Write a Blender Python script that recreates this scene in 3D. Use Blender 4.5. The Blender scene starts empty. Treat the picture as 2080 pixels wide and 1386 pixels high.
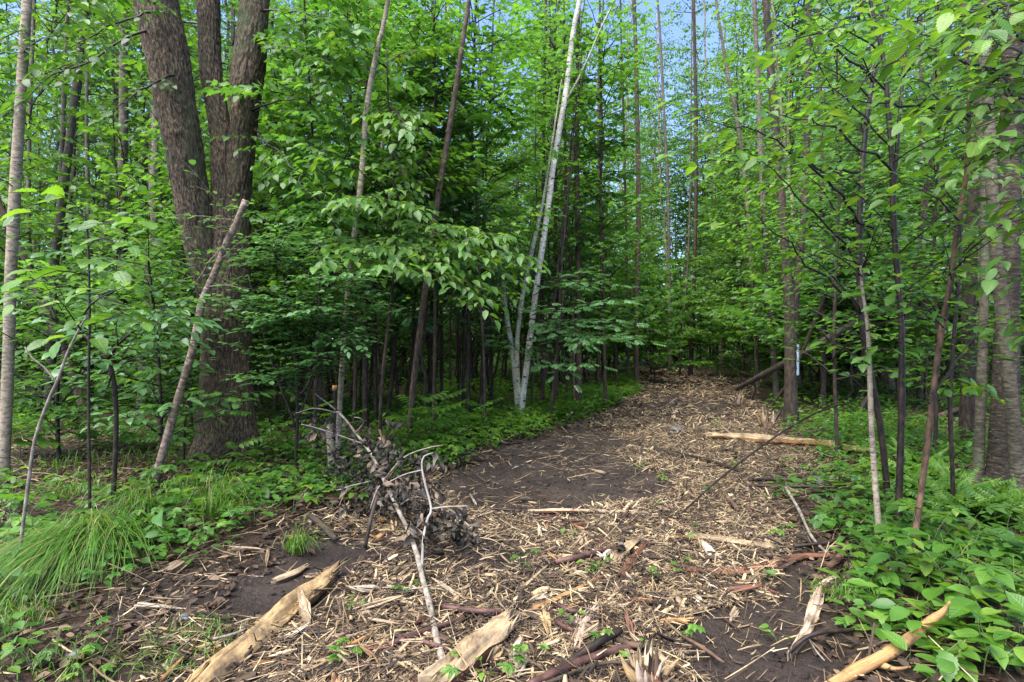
import bpy, math, random
import numpy as np
from mathutils import Matrix, Vector

# ---------------------------------------------------------------- camera, sky, sun, exposure
S = bpy.context.scene
COL = S.collection
FPX, CX, CY, CAMZ = 1155.0, 1040.0, 693.0, 1.4      # focal length and centre of a 2080 x 1386 frame
cam_d = bpy.data.cameras.new('camera')
cam_d.sensor_width = 36.0
cam_d.lens = 36.0 * FPX / 2080.0
cam_d.clip_start = 0.05
cam_d.clip_end = 2000
cam = bpy.data.objects.new('camera', cam_d)
COL.objects.link(cam)
cam.location = (0, 0, CAMZ)
cam.rotation_euler = (math.radians(90), 0, 0)
S.camera = cam

SUN_EL, SUN_AZ = math.radians(60), math.radians(225)   # azimuth clockwise from +Y
world = bpy.data.worlds.new('World')
S.world = world
world.use_nodes = True
wn = world.node_tree
bg = wn.nodes['Background']
sky = wn.nodes.new('ShaderNodeTexSky')
sky.sky_type = 'NISHITA'
sky.sun_disc = False
sky.sun_elevation = SUN_EL
sky.sun_rotation = SUN_AZ
sky.air_density = 1.0
sky.dust_density = 0.3
sky.ozone_density = 6.0
tint = wn.nodes.new('ShaderNodeMix')
tint.data_type = 'RGBA'
tint.blend_type = 'MULTIPLY'
tint.inputs[0].default_value = 1.0
tint.inputs[7].default_value = (1.06, 0.93, 1.03, 1)
wn.links.new(sky.outputs[0], tint.inputs[6])
wn.links.new(tint.outputs[2], bg.inputs[0])
bg.inputs[1].default_value = 0.12
sun_d = bpy.data.lights.new('sun', 'SUN')
sun_d.energy = 3.8
sun_d.angle = math.radians(65)
sun_d.color = (1.0, 0.95, 0.86)
sun = bpy.data.objects.new('sun', sun_d)
COL.objects.link(sun)
sdir = Vector((math.sin(SUN_AZ) * math.cos(SUN_EL), math.cos(SUN_AZ) * math.cos(SUN_EL), math.sin(SUN_EL)))
sun.rotation_euler = sdir.to_track_quat('Z', 'Y').to_euler()
sun.location = (0, 0, 40)
vs = S.view_settings
vs.view_transform = 'Standard'
vs.look = 'None'
vs.gamma = 1.0
vs.use_curve_mapping = False
vs.exposure = 1.9
try:
    cy = S.cycles
    cy.max_bounces = 16
    cy.diffuse_bounces = 10
    cy.glossy_bounces = 2
    cy.transmission_bounces = 10
    cy.transparent_max_bounces = 4
    cy.caustics_reflective = False
    cy.caustics_refractive = False
    cy.sample_clamp_indirect = 8
except Exception:
    pass

R = np.random.default_rng(7)
random.seed(7)


# ---------------------------------------------------------------- numbers
def _hash(i, j, k):
    h = (i * 374761393 + j * 668265263 + k * 2147483647 + 1013904223) & 0xFFFFFFFF
    h = ((h ^ (h >> 13)) * 1274126177) & 0xFFFFFFFF
    return ((h ^ (h >> 16)) & 0xFFFF) / 65535.0


def noise(x, y, z=0.0):
    """Value noise, -1..1, on numpy arrays."""
    x, y, z = np.broadcast_arrays(np.asarray(x, float), np.asarray(y, float), np.asarray(z, float))
    xi, yi, zi = np.floor(x).astype(np.int64), np.floor(y).astype(np.int64), np.floor(z).astype(np.int64)
    fx, fy, fz = x - xi, y - yi, z - zi
    fx, fy, fz = (f * f * (3 - 2 * f) for f in (fx, fy, fz))
    r = 0
    for a in (0, 1):
        for b in (0, 1):
            for c in (0, 1):
                w = (fx if a else 1 - fx) * (fy if b else 1 - fy) * (fz if c else 1 - fz)
                r = r + w * _hash(xi + a, yi + b, zi + c)
    return r * 2 - 1


def inside(px, py, poly):
    poly = np.asarray(poly, float)
    r = np.zeros(px.shape, bool)
    n = len(poly)
    for i in range(n):
        x0, y0 = poly[i]
        x1, y1 = poly[(i + 1) % n]
        c = ((y0 > py) != (y1 > py)) & (px < (x1 - x0) * (py - y0) / (y1 - y0 + 1e-12) + x0)
        r ^= c
    return r


def flat(px, py):
    """Ground point (flat) seen at a photograph pixel."""
    d = CAMZ * FPX / (py - CY)
    return ((px - CX) / FPX * d, d)


def P(px, py, d):
    return np.array([(px - CX) / FPX * d, d, CAMZ - (py - CY) / FPX * d])


def pix(p):
    p = np.asarray(p, float)
    y = np.maximum(p[..., 1], 0.05)
    return CX + p[..., 0] / y * FPX, CY - (p[..., 2] - CAMZ) / y * FPX


TRAIL_PX = [(120, 1500), (300, 1330), (430, 1190), (560, 1120), (700, 1055), (800, 1010), (930, 960), (990, 920), (1090, 888), (1180, 856),
            (1262, 815), (1292, 786), (1288, 764), (1300, 757), (1400, 757), (1470, 772), (1530, 800), (1570, 850), (1590, 880), (1640, 930), (1600, 985),
            (1600, 1060), (1650, 1130), (1690, 1180), (1720, 1260), (1760, 1386), (1800, 1500)]
TRAIL = np.array([flat(*p) for p in TRAIL_PX])
MUD = [(1085, 965, 175, 75), (1560, 1320, 170, 90), (1650, 1200, 70, 60), (470, 1195, 190, 42), (620, 1130, 110, 30), (1180, 900, 80, 30), (1230, 985, 120, 35)]


def mudness(x, y):
    yy = np.maximum(y, 0.5)
    px = CX + x / yy * FPX
    py = CY + CAMZ / yy * FPX
    m = np.zeros_like(x)
    for cx, cy_, rx, ry in MUD:
        q = ((px - cx) / rx) ** 2 + ((py - cy_) / ry) ** 2
        m = np.maximum(m, np.clip(1.6 - q + .35 * noise(x * 3.1, y * 3.1), 0, 1))
    return m


def trail_dist(x, y):
    """Signed distance to the trail's edge, negative on the trail."""
    d = np.full(np.shape(x), 1e9)
    n = len(TRAIL)
    for i in range(n):
        a, b = TRAIL[i], TRAIL[(i + 1) % n]
        ab = b - a
        t = np.clip(((x - a[0]) * ab[0] + (y - a[1]) * ab[1]) / (ab @ ab), 0, 1)
        d = np.minimum(d, np.hypot(x - a[0] - t * ab[0], y - a[1] - t * ab[1]))
    return np.where(inside(x, y, TRAIL), -d, d)


def height(x, y):
    x, y = np.asarray(x, float), np.asarray(y, float)
    td = trail_dist(x, y)
    t = np.clip(td / 0.8 + 0.3, 0, 1)
    h = 0.05 * noise(x * 0.45 + 3, y * 0.45) + 0.022 * noise(x * 1.9, y * 1.9 + 5) + 0.009 * noise(x * 7, y * 7)
    h = h + 0.05 * t
    far = np.clip((np.hypot(x, y) - 14) / 40, 0, 1)
    h = h + far * (0.7 * noise(x * 0.06 + 9, y * 0.06 + 2))
    m = mudness(x, y)
    h = h + m * (0.02 * noise(x * 4 + 11, y * 9) - 0.015)
    return h


def H(x, y):
    return float(height(np.array([x]), np.array([y]))[0])


def ground(px, py):
    x, y = flat(px, py)
    return np.array([x, y, H(x, y)])


# ---------------------------------------------------------------- materials
def mat(name):
    m = bpy.data.materials.new(name)
    m.use_nodes = True
    nt = m.node_tree
    b = nt.nodes['Principled BSDF']
    return m, nt, b


def N(nt, t, **kw):
    n = nt.nodes.new(t)
    for k, v in kw.items():
        if k.startswith('i_'):
            key = k[2:]
            key = int(key) if key.isdigit() else key.replace('_', ' ')
            n.inputs[key].default_value = v
        else:
            setattr(n, k, v)
    return n


def ramp(nt, fac, stops):
    r = nt.nodes.new('ShaderNodeValToRGB')
    while len(r.color_ramp.elements) > 1:
        r.color_ramp.elements.remove(r.color_ramp.elements[-1])
    r.color_ramp.elements[0].position = stops[0][0]
    r.color_ramp.elements[0].color = (*stops[0][1], 1)
    for p, c in stops[1:]:
        e = r.color_ramp.elements.new(p)
        e.color = (*c, 1)
    nt.links.new(fac, r.inputs[0])
    return r.outputs[0]


def noise_tex(nt, vec, scale, detail=4, rough=0.6, vscale=None, distortion=0.0):
    if vscale is not None:
        mp = N(nt, 'ShaderNodeMapping')
        mp.inputs['Scale'].default_value = vscale
        nt.links.new(vec, mp.inputs['Vector'])
        vec = mp.outputs[0]
    n = N(nt, 'ShaderNodeTexNoise')
    n.inputs['Scale'].default_value = scale
    n.inputs['Detail'].default_value = detail
    n.inputs['Roughness'].default_value = rough
    n.inputs['Distortion'].default_value = distortion
    nt.links.new(vec, n.inputs['Vector'])
    return n.outputs[0]


def attr(nt, name='co'):
    a = N(nt, 'ShaderNodeAttribute')
    a.attribute_name = name
    return a.outputs['Vector']


def mixc(nt, fac, a, b, mode='MIX'):
    m = N(nt, 'ShaderNodeMix')
    m.data_type = 'RGBA'
    m.blend_type = mode
    for s, v in ((m.inputs[0], fac), (m.inputs[6], a), (m.inputs[7], b)):
        if isinstance(v, (int, float)):
            s.default_value = v
        elif isinstance(v, tuple):
            s.default_value = (*v, 1)
        else:
            nt.links.new(v, s)
    return m.outputs[2]


def bump(nt, b, h, strength, dist):
    n = N(nt, 'ShaderNodeBump')
    n.inputs['Strength'].default_value = strength
    n.inputs['Distance'].default_value = dist
    nt.links.new(h, n.inputs['Height'])
    nt.links.new(n.outputs[0], b.inputs['Normal'])
    return n.outputs[0]


def math_n(nt, op, a, b=None):
    n = N(nt, 'ShaderNodeMath')
    n.operation = op
    for s, v in ((n.inputs[0], a), (n.inputs[1], b)):
        if v is None:
            continue
        if isinstance(v, (int, float)):
            s.default_value = v
        else:
            nt.links.new(v, s)
    return n.outputs[0]


def rand_island(nt):
    g = N(nt, 'ShaderNodeNewGeometry')
    o = N(nt, 'ShaderNodeObjectInfo')
    return math_n(nt, 'FRACT', math_n(nt, 'ADD', g.outputs['Random Per Island'], o.outputs['Random']))


def leaf_mat(name, stops, trans=0.4, rough=0.38, vein=0.0, tr_gain=(2.0, 1.9, 0.9), spec=0.5):
    m, nt, b = mat(name)
    t = rand_island(nt)
    c = ramp(nt, t, stops)
    if vein:
        uv = N(nt, 'ShaderNodeSeparateXYZ')
        nt.links.new(attr(nt), uv.inputs[0])
        ax = math_n(nt, 'ABSOLUTE', uv.outputs[0])
        ph = math_n(nt, 'SUBTRACT', uv.outputs[1], math_n(nt, 'MULTIPLY', ax, 0.9))
        fr = math_n(nt, 'FRACT', math_n(nt, 'MULTIPLY', ph, 9.0))
        tri = math_n(nt, 'ABSOLUTE', math_n(nt, 'SUBTRACT', fr, 0.5))
        mid = math_n(nt, 'MINIMUM', math_n(nt, 'MULTIPLY', ax, 14.0), 0.5)
        hh = math_n(nt, 'ADD', tri, mid)
        bump(nt, b, hh, vein * 0.8, 0.007)
        fine = ramp(nt, math_n(nt, 'MINIMUM', math_n(nt, 'MULTIPLY', ax, 40.0), math_n(nt, 'MULTIPLY', math_n(nt, 'SUBTRACT', 0.5, tri), 9.0)),
                    [(0.0, (0.45, 0.45, 0.45)), (0.7, (0.0, 0.0, 0.0))])
        c = mixc(nt, fine, c, (0.16, 0.26, 0.07))
    gco = N(nt, 'ShaderNodeNewGeometry')
    blot = noise_tex(nt, gco.outputs['Position'], 9.0, 3)
    c = mixc(nt, 1.0, c, ramp(nt, blot, [(0.3, (0.72, 0.74, 0.7)), (0.7, (1.2, 1.15, 1.1))]), 'MULTIPLY')
    nt.links.new(c, b.inputs['Base Color'])
    b.inputs['Roughness'].default_value = rough
    b.inputs['Specular IOR Level'].default_value = spec
    tr = N(nt, 'ShaderNodeBsdfTranslucent')
    tc = mixc(nt, 1.0, c, tr_gain, 'MULTIPLY')
    nt.links.new(tc, tr.inputs['Color'])
    mx = N(nt, 'ShaderNodeMixShader')
    mx.inputs[0].default_value = trans
    nt.links.new(b.outputs[0], mx.inputs[1])
    nt.links.new(tr.outputs[0], mx.inputs[2])
    nt.links.new(mx.outputs[0], nt.nodes['Material Output'].inputs['Surface'])
    return m


def bark_mat(name, dark, mid, light, vs_=(1, 1, 0.2), scale=25, bstr=0.6, bdist=0.02, dashes=None, blotch=None, rough=0.85, contrast=(0.32, 0.5, 0.68)):
    m, nt, b = mat(name)
    co = attr(nt)
    n1 = noise_tex(nt, co, scale, 5, 0.62, vs_, 0.4)
    c = ramp(nt, n1, [(contrast[0], dark), (contrast[1], mid), (contrast[2], light)])
    h = n1
    big = noise_tex(nt, co, 2.3, 3, 0.6)
    c = mixc(nt, 1.0, c, ramp(nt, big, [(0.3, (0.65, 0.66, 0.62)), (0.7, (1.25, 1.2, 1.15))]), 'MULTIPLY')
    if dashes:
        col, sc, lo, hi = dashes
        n2 = noise_tex(nt, co, sc, 3, 0.55, (1, 1, 7.0))
        f = ramp(nt, n2, [(lo, (0, 0, 0)), (hi, (1, 1, 1))])
        c = mixc(nt, f, c, col)
    if blotch:
        col, sc, lo, hi = blotch
        n3 = noise_tex(nt, co, sc, 4, 0.65, (1, 1, 0.6))
        f = ramp(nt, n3, [(lo, (0, 0, 0)), (hi, (1, 1, 1))])
        c = mixc(nt, f, c, col)
    nt.links.new(c, b.inputs['Base Color'])
    b.inputs['Roughness'].default_value = rough
    b.inputs['Specular IOR Level'].default_value = 0.3
    bump(nt, b, h, bstr, bdist)
    return m


def wood_mat(name, stops, streak=(0.55, 1.25), rough=0.75, blotch=None):
    """Split wood: colour by piece, streaks along the grain (attribute co: x across, y along, in metres)."""
    m, nt, b = mat(name)
    t = rand_island(nt)
    c = ramp(nt, t, stops)
    co = attr(nt)
    n1 = noise_tex(nt, co, 160, 4, 0.7, (1.0, 0.07, 1.0))
    c = mixc(nt, 1.0, c, ramp(nt, n1, [(0.3, (streak[0],) * 3), (0.7, (streak[1],) * 3)]), 'MULTIPLY')
    if blotch:
        col, sc, lo, hi = blotch
        n3 = noise_tex(nt, co, sc, 4, 0.65, (1, 0.5, 1))
        f = ramp(nt, n3, [(lo, (0, 0, 0)), (hi, (1, 1, 1))])
        c = mixc(nt, f, c, col)
    gp = N(nt, 'ShaderNodeNewGeometry')
    dn = noise_tex(nt, gp.outputs['Position'], 7.0, 6, 0.75)
    c = mixc(nt, ramp(nt, dn, [(0.45, (0, 0, 0)), (0.66, (0.75, 0.75, 0.75))]), c, (0.045, 0.031, 0.022))
    nt.links.new(c, b.inputs['Base Color'])
    b.inputs['Roughness'].default_value = rough
    b.inputs['Specular IOR Level'].default_value = 0.3
    bump(nt, b, n1, 0.5, 0.006)
    return m


M = {}
M['leaf_near'] = leaf_mat('broad_leaf', [(0.0, (0.032, 0.10, 0.014)), (0.4, (0.06, 0.16, 0.018)), (0.85, (0.095, 0.21, 0.026)), (1.0, (0.14, 0.23, 0.03))], 0.40, 0.36, vein=0.45, spec=0.5)
M['leaf_lush'] = leaf_mat('fresh_leaf', [(0.0, (0.045, 0.125, 0.014)), (0.35, (0.075, 0.185, 0.02)), (0.8, (0.11, 0.235, 0.026)), (1.0, (0.16, 0.27, 0.035))], 0.40, 0.38, vein=0.4, spec=0.5)
M['leaf_mid'] = leaf_mat('maple_leaf', [(0.0, (0.038, 0.115, 0.018)), (0.5, (0.064, 0.17, 0.027)), (1.0, (0.10, 0.23, 0.04))], 0.46, 0.38, spec=0.5, tr_gain=(2.2, 2.1, 1.1))
M['leaf_dark'] = leaf_mat('dark_leaf', [(0.0, (0.028, 0.085, 0.01)), (0.6, (0.046, 0.125, 0.014)), (1.0, (0.075, 0.17, 0.02))], 0.42, 0.45)
M['leaf_alder'] = leaf_mat('alder_leaf', [(0.0, (0.045, 0.12, 0.04)), (0.5, (0.07, 0.175, 0.058)), (1.0, (0.115, 0.24, 0.08))], 0.32, 0.33, spec=0.5)
M['leaf_yellow'] = leaf_mat('yellow_green_leaf', [(0.0, (0.042, 0.12, 0.016)), (0.5, (0.068, 0.168, 0.024)), (1.0, (0.115, 0.23, 0.036))], 0.5, 0.45)  # slightly yellower leaf green for part of the undergrowth saplings
M['leaf_canopy'] = leaf_mat('canopy_leaf', [(0.0, (0.038, 0.105, 0.02)), (0.5, (0.064, 0.15, 0.032)), (1.0, (0.12, 0.215, 0.06))], 0.55, 0.4, tr_gain=(2.4, 2.3, 1.2))
M['grass'] = leaf_mat('grass_blade', [(0.0, (0.045, 0.13, 0.012)), (0.55, (0.075, 0.19, 0.016)), (0.84, (0.12, 0.24, 0.03)), (0.92, (0.20, 0.19, 0.06)), (1.0, (0.34, 0.27, 0.13))], 0.35, 0.45)
M['withered'] = leaf_mat('withered_leaf', [(0.0, (0.022, 0.020, 0.018)), (0.5, (0.042, 0.037, 0.032)), (0.85, (0.095, 0.08, 0.066)), (1.0, (0.19, 0.13, 0.085))], 0.05, 0.65, spec=0.2)
M['litter'] = leaf_mat('dead_leaf', [(0.0, (0.024, 0.016, 0.011)), (0.5, (0.055, 0.034, 0.022)), (0.85, (0.10, 0.062, 0.038)), (1.0, (0.20, 0.145, 0.09))], 0.05, 0.65, spec=0.25)

M['bark_furrow'] = bark_mat('furrowed_bark', (0.012, 0.009, 0.006), (0.072, 0.053, 0.033), (0.175, 0.135, 0.088), (1, 1, 0.30), 60, 1.0, 0.03,
                            blotch=((0.05, 0.065, 0.024), 3.0, 0.52, 0.75), contrast=(0.36, 0.5, 0.62))
M['bark_birch'] = bark_mat('white_birch_bark', (0.42, 0.405, 0.345), (0.56, 0.545, 0.48), (0.70, 0.685, 0.62), (1, 1, 1), 10, 0.2, 0.004,
                           dashes=((0.05, 0.042, 0.036), 18, 0.54, 0.60), blotch=((0.34, 0.36, 0.26), 3.5, 0.52, 0.8))
M['bark_birch_green'] = bark_mat('greenish_birch_bark', (0.24, 0.25, 0.18), (0.34, 0.36, 0.26), (0.46, 0.47, 0.36), (1, 1, 1), 10, 0.2, 0.004,
                                 dashes=((0.05, 0.042, 0.034), 16, 0.56, 0.62))
M['bark_grey'] = bark_mat('grey_bark', (0.14, 0.11, 0.08), (0.27, 0.225, 0.165), (0.38, 0.33, 0.25), (1, 1, 1.6), 22, 0.5, 0.008,
                          dashes=((0.045, 0.035, 0.028), 13, 0.57, 0.66), blotch=((0.16, 0.2, 0.10), 4, 0.58, 0.75))
M['bark_olive'] = bark_mat('olive_birch_bark', (0.035, 0.030, 0.020), (0.082, 0.072, 0.05), (0.145, 0.13, 0.09), (1, 1, 2.0), 20, 0.7, 0.01,
                           dashes=((0.03, 0.024, 0.018), 12, 0.55, 0.64), blotch=((0.09, 0.12, 0.055), 4, 0.55, 0.75))
M['bark_slate'] = bark_mat('slate_bark', (0.05, 0.042, 0.036), (0.10, 0.085, 0.07), (0.17, 0.15, 0.12), (1, 1, 1.2), 18, 0.5, 0.01,
                           dashes=((0.025, 0.02, 0.016), 10, 0.6, 0.7))
M['bark_dark'] = bark_mat('dark_bark', (0.016, 0.012, 0.009), (0.04, 0.03, 0.022), (0.085, 0.066, 0.048), (1, 1, 0.4), 26, 0.7, 0.014)
M['bark_brown'] = bark_mat('brown_bark', (0.026, 0.019, 0.014), (0.066, 0.046, 0.032), (0.13, 0.096, 0.068), (1, 1, 0.5), 26, 0.7, 0.012, dashes=((0.02, 0.015, 0.012), 11, 0.6, 0.7))
M['bark_wet'] = bark_mat('wet_black_bark', (0.008, 0.006, 0.005), (0.022, 0.015, 0.011), (0.05, 0.034, 0.024), (1, 1, 0.6), 30, 0.5, 0.006, rough=0.5)
M['bark_red'] = bark_mat('reddish_bark', (0.03, 0.02, 0.013), (0.085, 0.052, 0.033), (0.17, 0.105, 0.066), (1, 1, 0.5), 24, 0.6, 0.008,
                         blotch=((0.25, 0.14, 0.07), 3.2, 0.60, 0.70))
M['bark_spot'] = bark_mat('spotted_bark', (0.05, 0.034, 0.026), (0.16, 0.115, 0.085), (0.30, 0.235, 0.185), (1, 1, 1.0), 30, 0.6, 0.01,
                          dashes=((0.30, 0.265, 0.22), 14, 0.58, 0.66))
M['bark_yellowbirch'] = bark_mat('yellow_birch_bark', (0.012, 0.010, 0.007), (0.032, 0.025, 0.018), (0.075, 0.06, 0.042), (1, 1, 2.4), 17, 0.9, 0.016,
                                 dashes=((0.20, 0.17, 0.12), 13, 0.62, 0.7))
M['bark_pale'] = bark_mat('pale_pole_bark', (0.09, 0.075, 0.06), (0.19, 0.165, 0.135), (0.33, 0.30, 0.26), (1, 1, 0.7), 26, 0.5, 0.006,
                          blotch=((0.09, 0.07, 0.05), 6, 0.55, 0.68))
M['bark_plum'] = bark_mat('plum_bark', (0.025, 0.013, 0.012), (0.075, 0.036, 0.030), (0.14, 0.075, 0.06), (1, 1, 0.5), 24, 0.6, 0.008, rough=0.6)
M['twig_white'] = bark_mat('bleached_twig', (0.17, 0.15, 0.135), (0.26, 0.235, 0.21), (0.38, 0.345, 0.31), (1, 1, 0.3), 30, 0.3, 0.003)
M['cut_wood'] = wood_mat('fresh_cut_wood', [(0.0, (0.45, 0.24, 0.085)), (1.0, (0.58, 0.33, 0.13))])
M['cut_pink'] = wood_mat('pink_cut_wood', [(0.0, (0.5, 0.34, 0.27)), (1.0, (0.55, 0.36, 0.28))])
M['chip'] = wood_mat('wood_chip', [(0.0, (0.014, 0.010, 0.008)), (0.26, (0.036, 0.024, 0.016)), (0.46, (0.085, 0.055, 0.033)), (0.62, (0.205, 0.142, 0.08)), (0.78, (0.34, 0.24, 0.128)), (0.92, (0.48, 0.365, 0.205)), (1.0, (0.58, 0.47, 0.30))])
M['pale_wood'] = wood_mat('split_wood', [(0.0, (0.34, 0.25, 0.145)), (1.0, (0.42, 0.32, 0.20))], (0.5, 1.25), blotch=((0.13, 0.08, 0.045), 12, 0.55, 0.68))
M['yellow_wood'] = wood_mat('yellow_wood', [(0.0, (0.32, 0.215, 0.10)), (1.0, (0.38, 0.265, 0.13))], (0.5, 1.25), blotch=((0.14, 0.095, 0.055), 10, 0.58, 0.7))
M['orange_wood'] = wood_mat('orange_wood', [(0.0, (0.34, 0.185, 0.07)), (1.0, (0.42, 0.245, 0.10))], (0.55, 1.25), blotch=((0.25, 0.12, 0.04), 16, 0.58, 0.7))
M['pink_wood'] = wood_mat('barkless_wood', [(0.0, (0.40, 0.305, 0.225)), (1.0, (0.47, 0.36, 0.265))], (0.6, 1.2), blotch=((0.36, 0.19, 0.10), 14, 0.6, 0.7))
M['bark_slab'] = wood_mat('bark_slab', [(0.0, (0.10, 0.045, 0.028)), (0.5, (0.17, 0.07, 0.036)), (1.0, (0.25, 0.105, 0.045))], (0.4, 1.3))


def stone_mat(name, a, b_):
    m, nt, b = mat(name)
    g = N(nt, 'ShaderNodeTexCoord')
    n = noise_tex(nt, g.outputs['Object'], 18, 5, 0.65)
    nt.links.new(ramp(nt, n, [(0.35, a), (0.65, b_)]), b.inputs['Base Color'])
    b.inputs['Roughness'].default_value = 0.55
    bump(nt, b, n, 0.5, 0.01)
    return m


M['stone'] = stone_mat('grey_stone', (0.06, 0.06, 0.06), (0.14, 0.14, 0.14))
M['stone_pink'] = stone_mat('pink_stone', (0.22, 0.13, 0.11), (0.40, 0.28, 0.25))
M['blaze'] = stone_mat('blaze_paint', (0.36, 0.46, 0.52), (0.60, 0.70, 0.74))


def ground_mat():
    m, nt, b = mat('forest_soil')
    g = N(nt, 'ShaderNodeNewGeometry')
    pos = g.outputs['Position']
    n1 = noise_tex(nt, pos, 2.2, 6, 0.65)
    n2 = noise_tex(nt, pos, 38, 5, 0.7)
    soil = ramp(nt, n1, [(0.3, (0.030, 0.021, 0.016)), (0.55, (0.066, 0.047, 0.037)), (0.75, (0.12, 0.088, 0.070))])
    lit = ramp(nt, n2, [(0.32, (0.018, 0.011, 0.007)), (0.5, (0.055, 0.030, 0.016)), (0.68, (0.115, 0.062, 0.033))])
    a = N(nt, 'ShaderNodeAttribute')
    a.attribute_name = 'trail'
    c = mixc(nt, a.outputs['Fac'], lit, soil)
    n3 = noise_tex(nt, pos, 130, 4, 0.75)
    c = mixc(nt, 1.0, c, ramp(nt, n2, [(0.3, (0.5, 0.5, 0.5)), (0.7, (1.4, 1.4, 1.4))]), 'MULTIPLY')
    c = mixc(nt, 1.0, c, ramp(nt, n3, [(0.3, (0.55, 0.55, 0.55)), (0.7, (1.5, 1.45, 1.4))]), 'MULTIPLY')
    nt.links.new(c, b.inputs['Base Color'])
    b.inputs['Roughness'].default_value = 0.6
    b.inputs['Specular IOR Level'].default_value = 0.35
    bump(nt, b, math_n(nt, 'ADD', n2, math_n(nt, 'MULTIPLY', n3, 0.5)), 1.0, 0.06)
    return m


M['ground'] = ground_mat()


# ---------------------------------------------------------------- mesh building
class MB:
    def __init__(self):
        self.v, self.f, self.a, self.m, self.n = [], [], [], [], 0

    def add(self, V, F, co=None, mi=0):
        """V (n,3); F: list of int arrays (k faces x 3 or 4 corners)."""
        V = np.asarray(V, float)
        if len(V) == 0:
            return
        self.v.append(V)
        self.a.append(np.zeros_like(V) if co is None else np.asarray(co, float))
        for f in F:
            f = np.asarray(f, np.int64)
            if len(f):
                self.f.append(f + self.n)
                self.m.append(np.full(len(f), mi, np.int32))
        self.n += len(V)

    def mesh(self, name, mats, smooth=True):
        me = bpy.data.meshes.new(name)
        V = np.concatenate(self.v)
        me.vertices.add(len(V))
        me.vertices.foreach_set('co', V.astype(np.float32).ravel())
        loops = np.concatenate([f.ravel() for f in self.f])
        tot = np.concatenate([np.full(len(f), f.shape[1], np.int64) for f in self.f])
        start = np.concatenate([[0], np.cumsum(tot)[:-1]])
        me.loops.add(len(loops))
        me.loops.foreach_set('vertex_index', loops.astype(np.int32))
        me.polygons.add(len(tot))
        me.polygons.foreach_set('loop_start', start.astype(np.int32))
        me.polygons.foreach_set('material_index', np.concatenate(self.m))
        me.polygons.foreach_set('use_smooth', np.full(len(tot), smooth, bool))
        at = me.attributes.new('co', 'FLOAT_VECTOR', 'POINT')
        at.data.foreach_set('vector', np.concatenate(self.a).astype(np.float32).ravel())
        for m in mats if isinstance(mats, (list, tuple)) else [mats]:
            me.materials.append(m)
        me.update(calc_edges=True)
        return me

    def obj(self, name, mats, parent=None, smooth=True, loc=None):
        """World-space vertices; the object's origin goes to its parent's place (or to loc)."""
        off = np.array(parent.location if parent is not None else (loc if loc is not None else (0, 0, 0)), float)
        self.v = [v - off for v in self.v]
        o = bpy.data.objects.new(name, self.mesh(name, mats, smooth))
        COL.objects.link(o)
        if parent is not None:
            o.parent = parent
        else:
            o.location = off
        return o


def thing(name, label, cat, loc, group=None):
    o = bpy.data.objects.new(name, None)
    COL.objects.link(o)
    o.location = tuple(float(c) for c in loc)
    o.empty_display_size = 0.1
    return tag(o, label, cat, group)


def tag(o, label, cat, group=None):
    o['label'] = label
    o['category'] = cat
    if group:
        o['group'] = group
    return o


def kind(o, k):
    o['kind'] = k
    return o


def unit(v):
    v = np.asarray(v, float)
    return v / np.maximum(np.linalg.norm(v, axis=-1, keepdims=True), 1e-9)


def resample(pts, n):
    """Catmull-Rom through the rows of pts (k, c), n rows out."""
    pts = np.asarray(pts, float)
    k = len(pts)
    if k == 2:
        t = np.linspace(0, 1, n)[:, None]
        return pts[0] * (1 - t) + pts[1] * t
    ext = np.vstack([2 * pts[0] - pts[1], pts, 2 * pts[-1] - pts[-2]])
    seg = np.concatenate([[0], np.cumsum(np.linalg.norm(np.diff(pts[:, :3], axis=0), axis=1))])
    u = np.interp(np.linspace(0, seg[-1], n), seg, np.arange(k))
    i = np.clip(u.astype(int), 0, k - 2)
    t = (u - i)[:, None]
    a, b, c, d = ext[i], ext[i + 1], ext[i + 2], ext[i + 3]
    return 0.5 * (2 * b + (c - a) * t + (2 * a - 5 * b + 4 * c - d) * t * t + (3 * b - a - 3 * c + d) * t ** 3)


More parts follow.
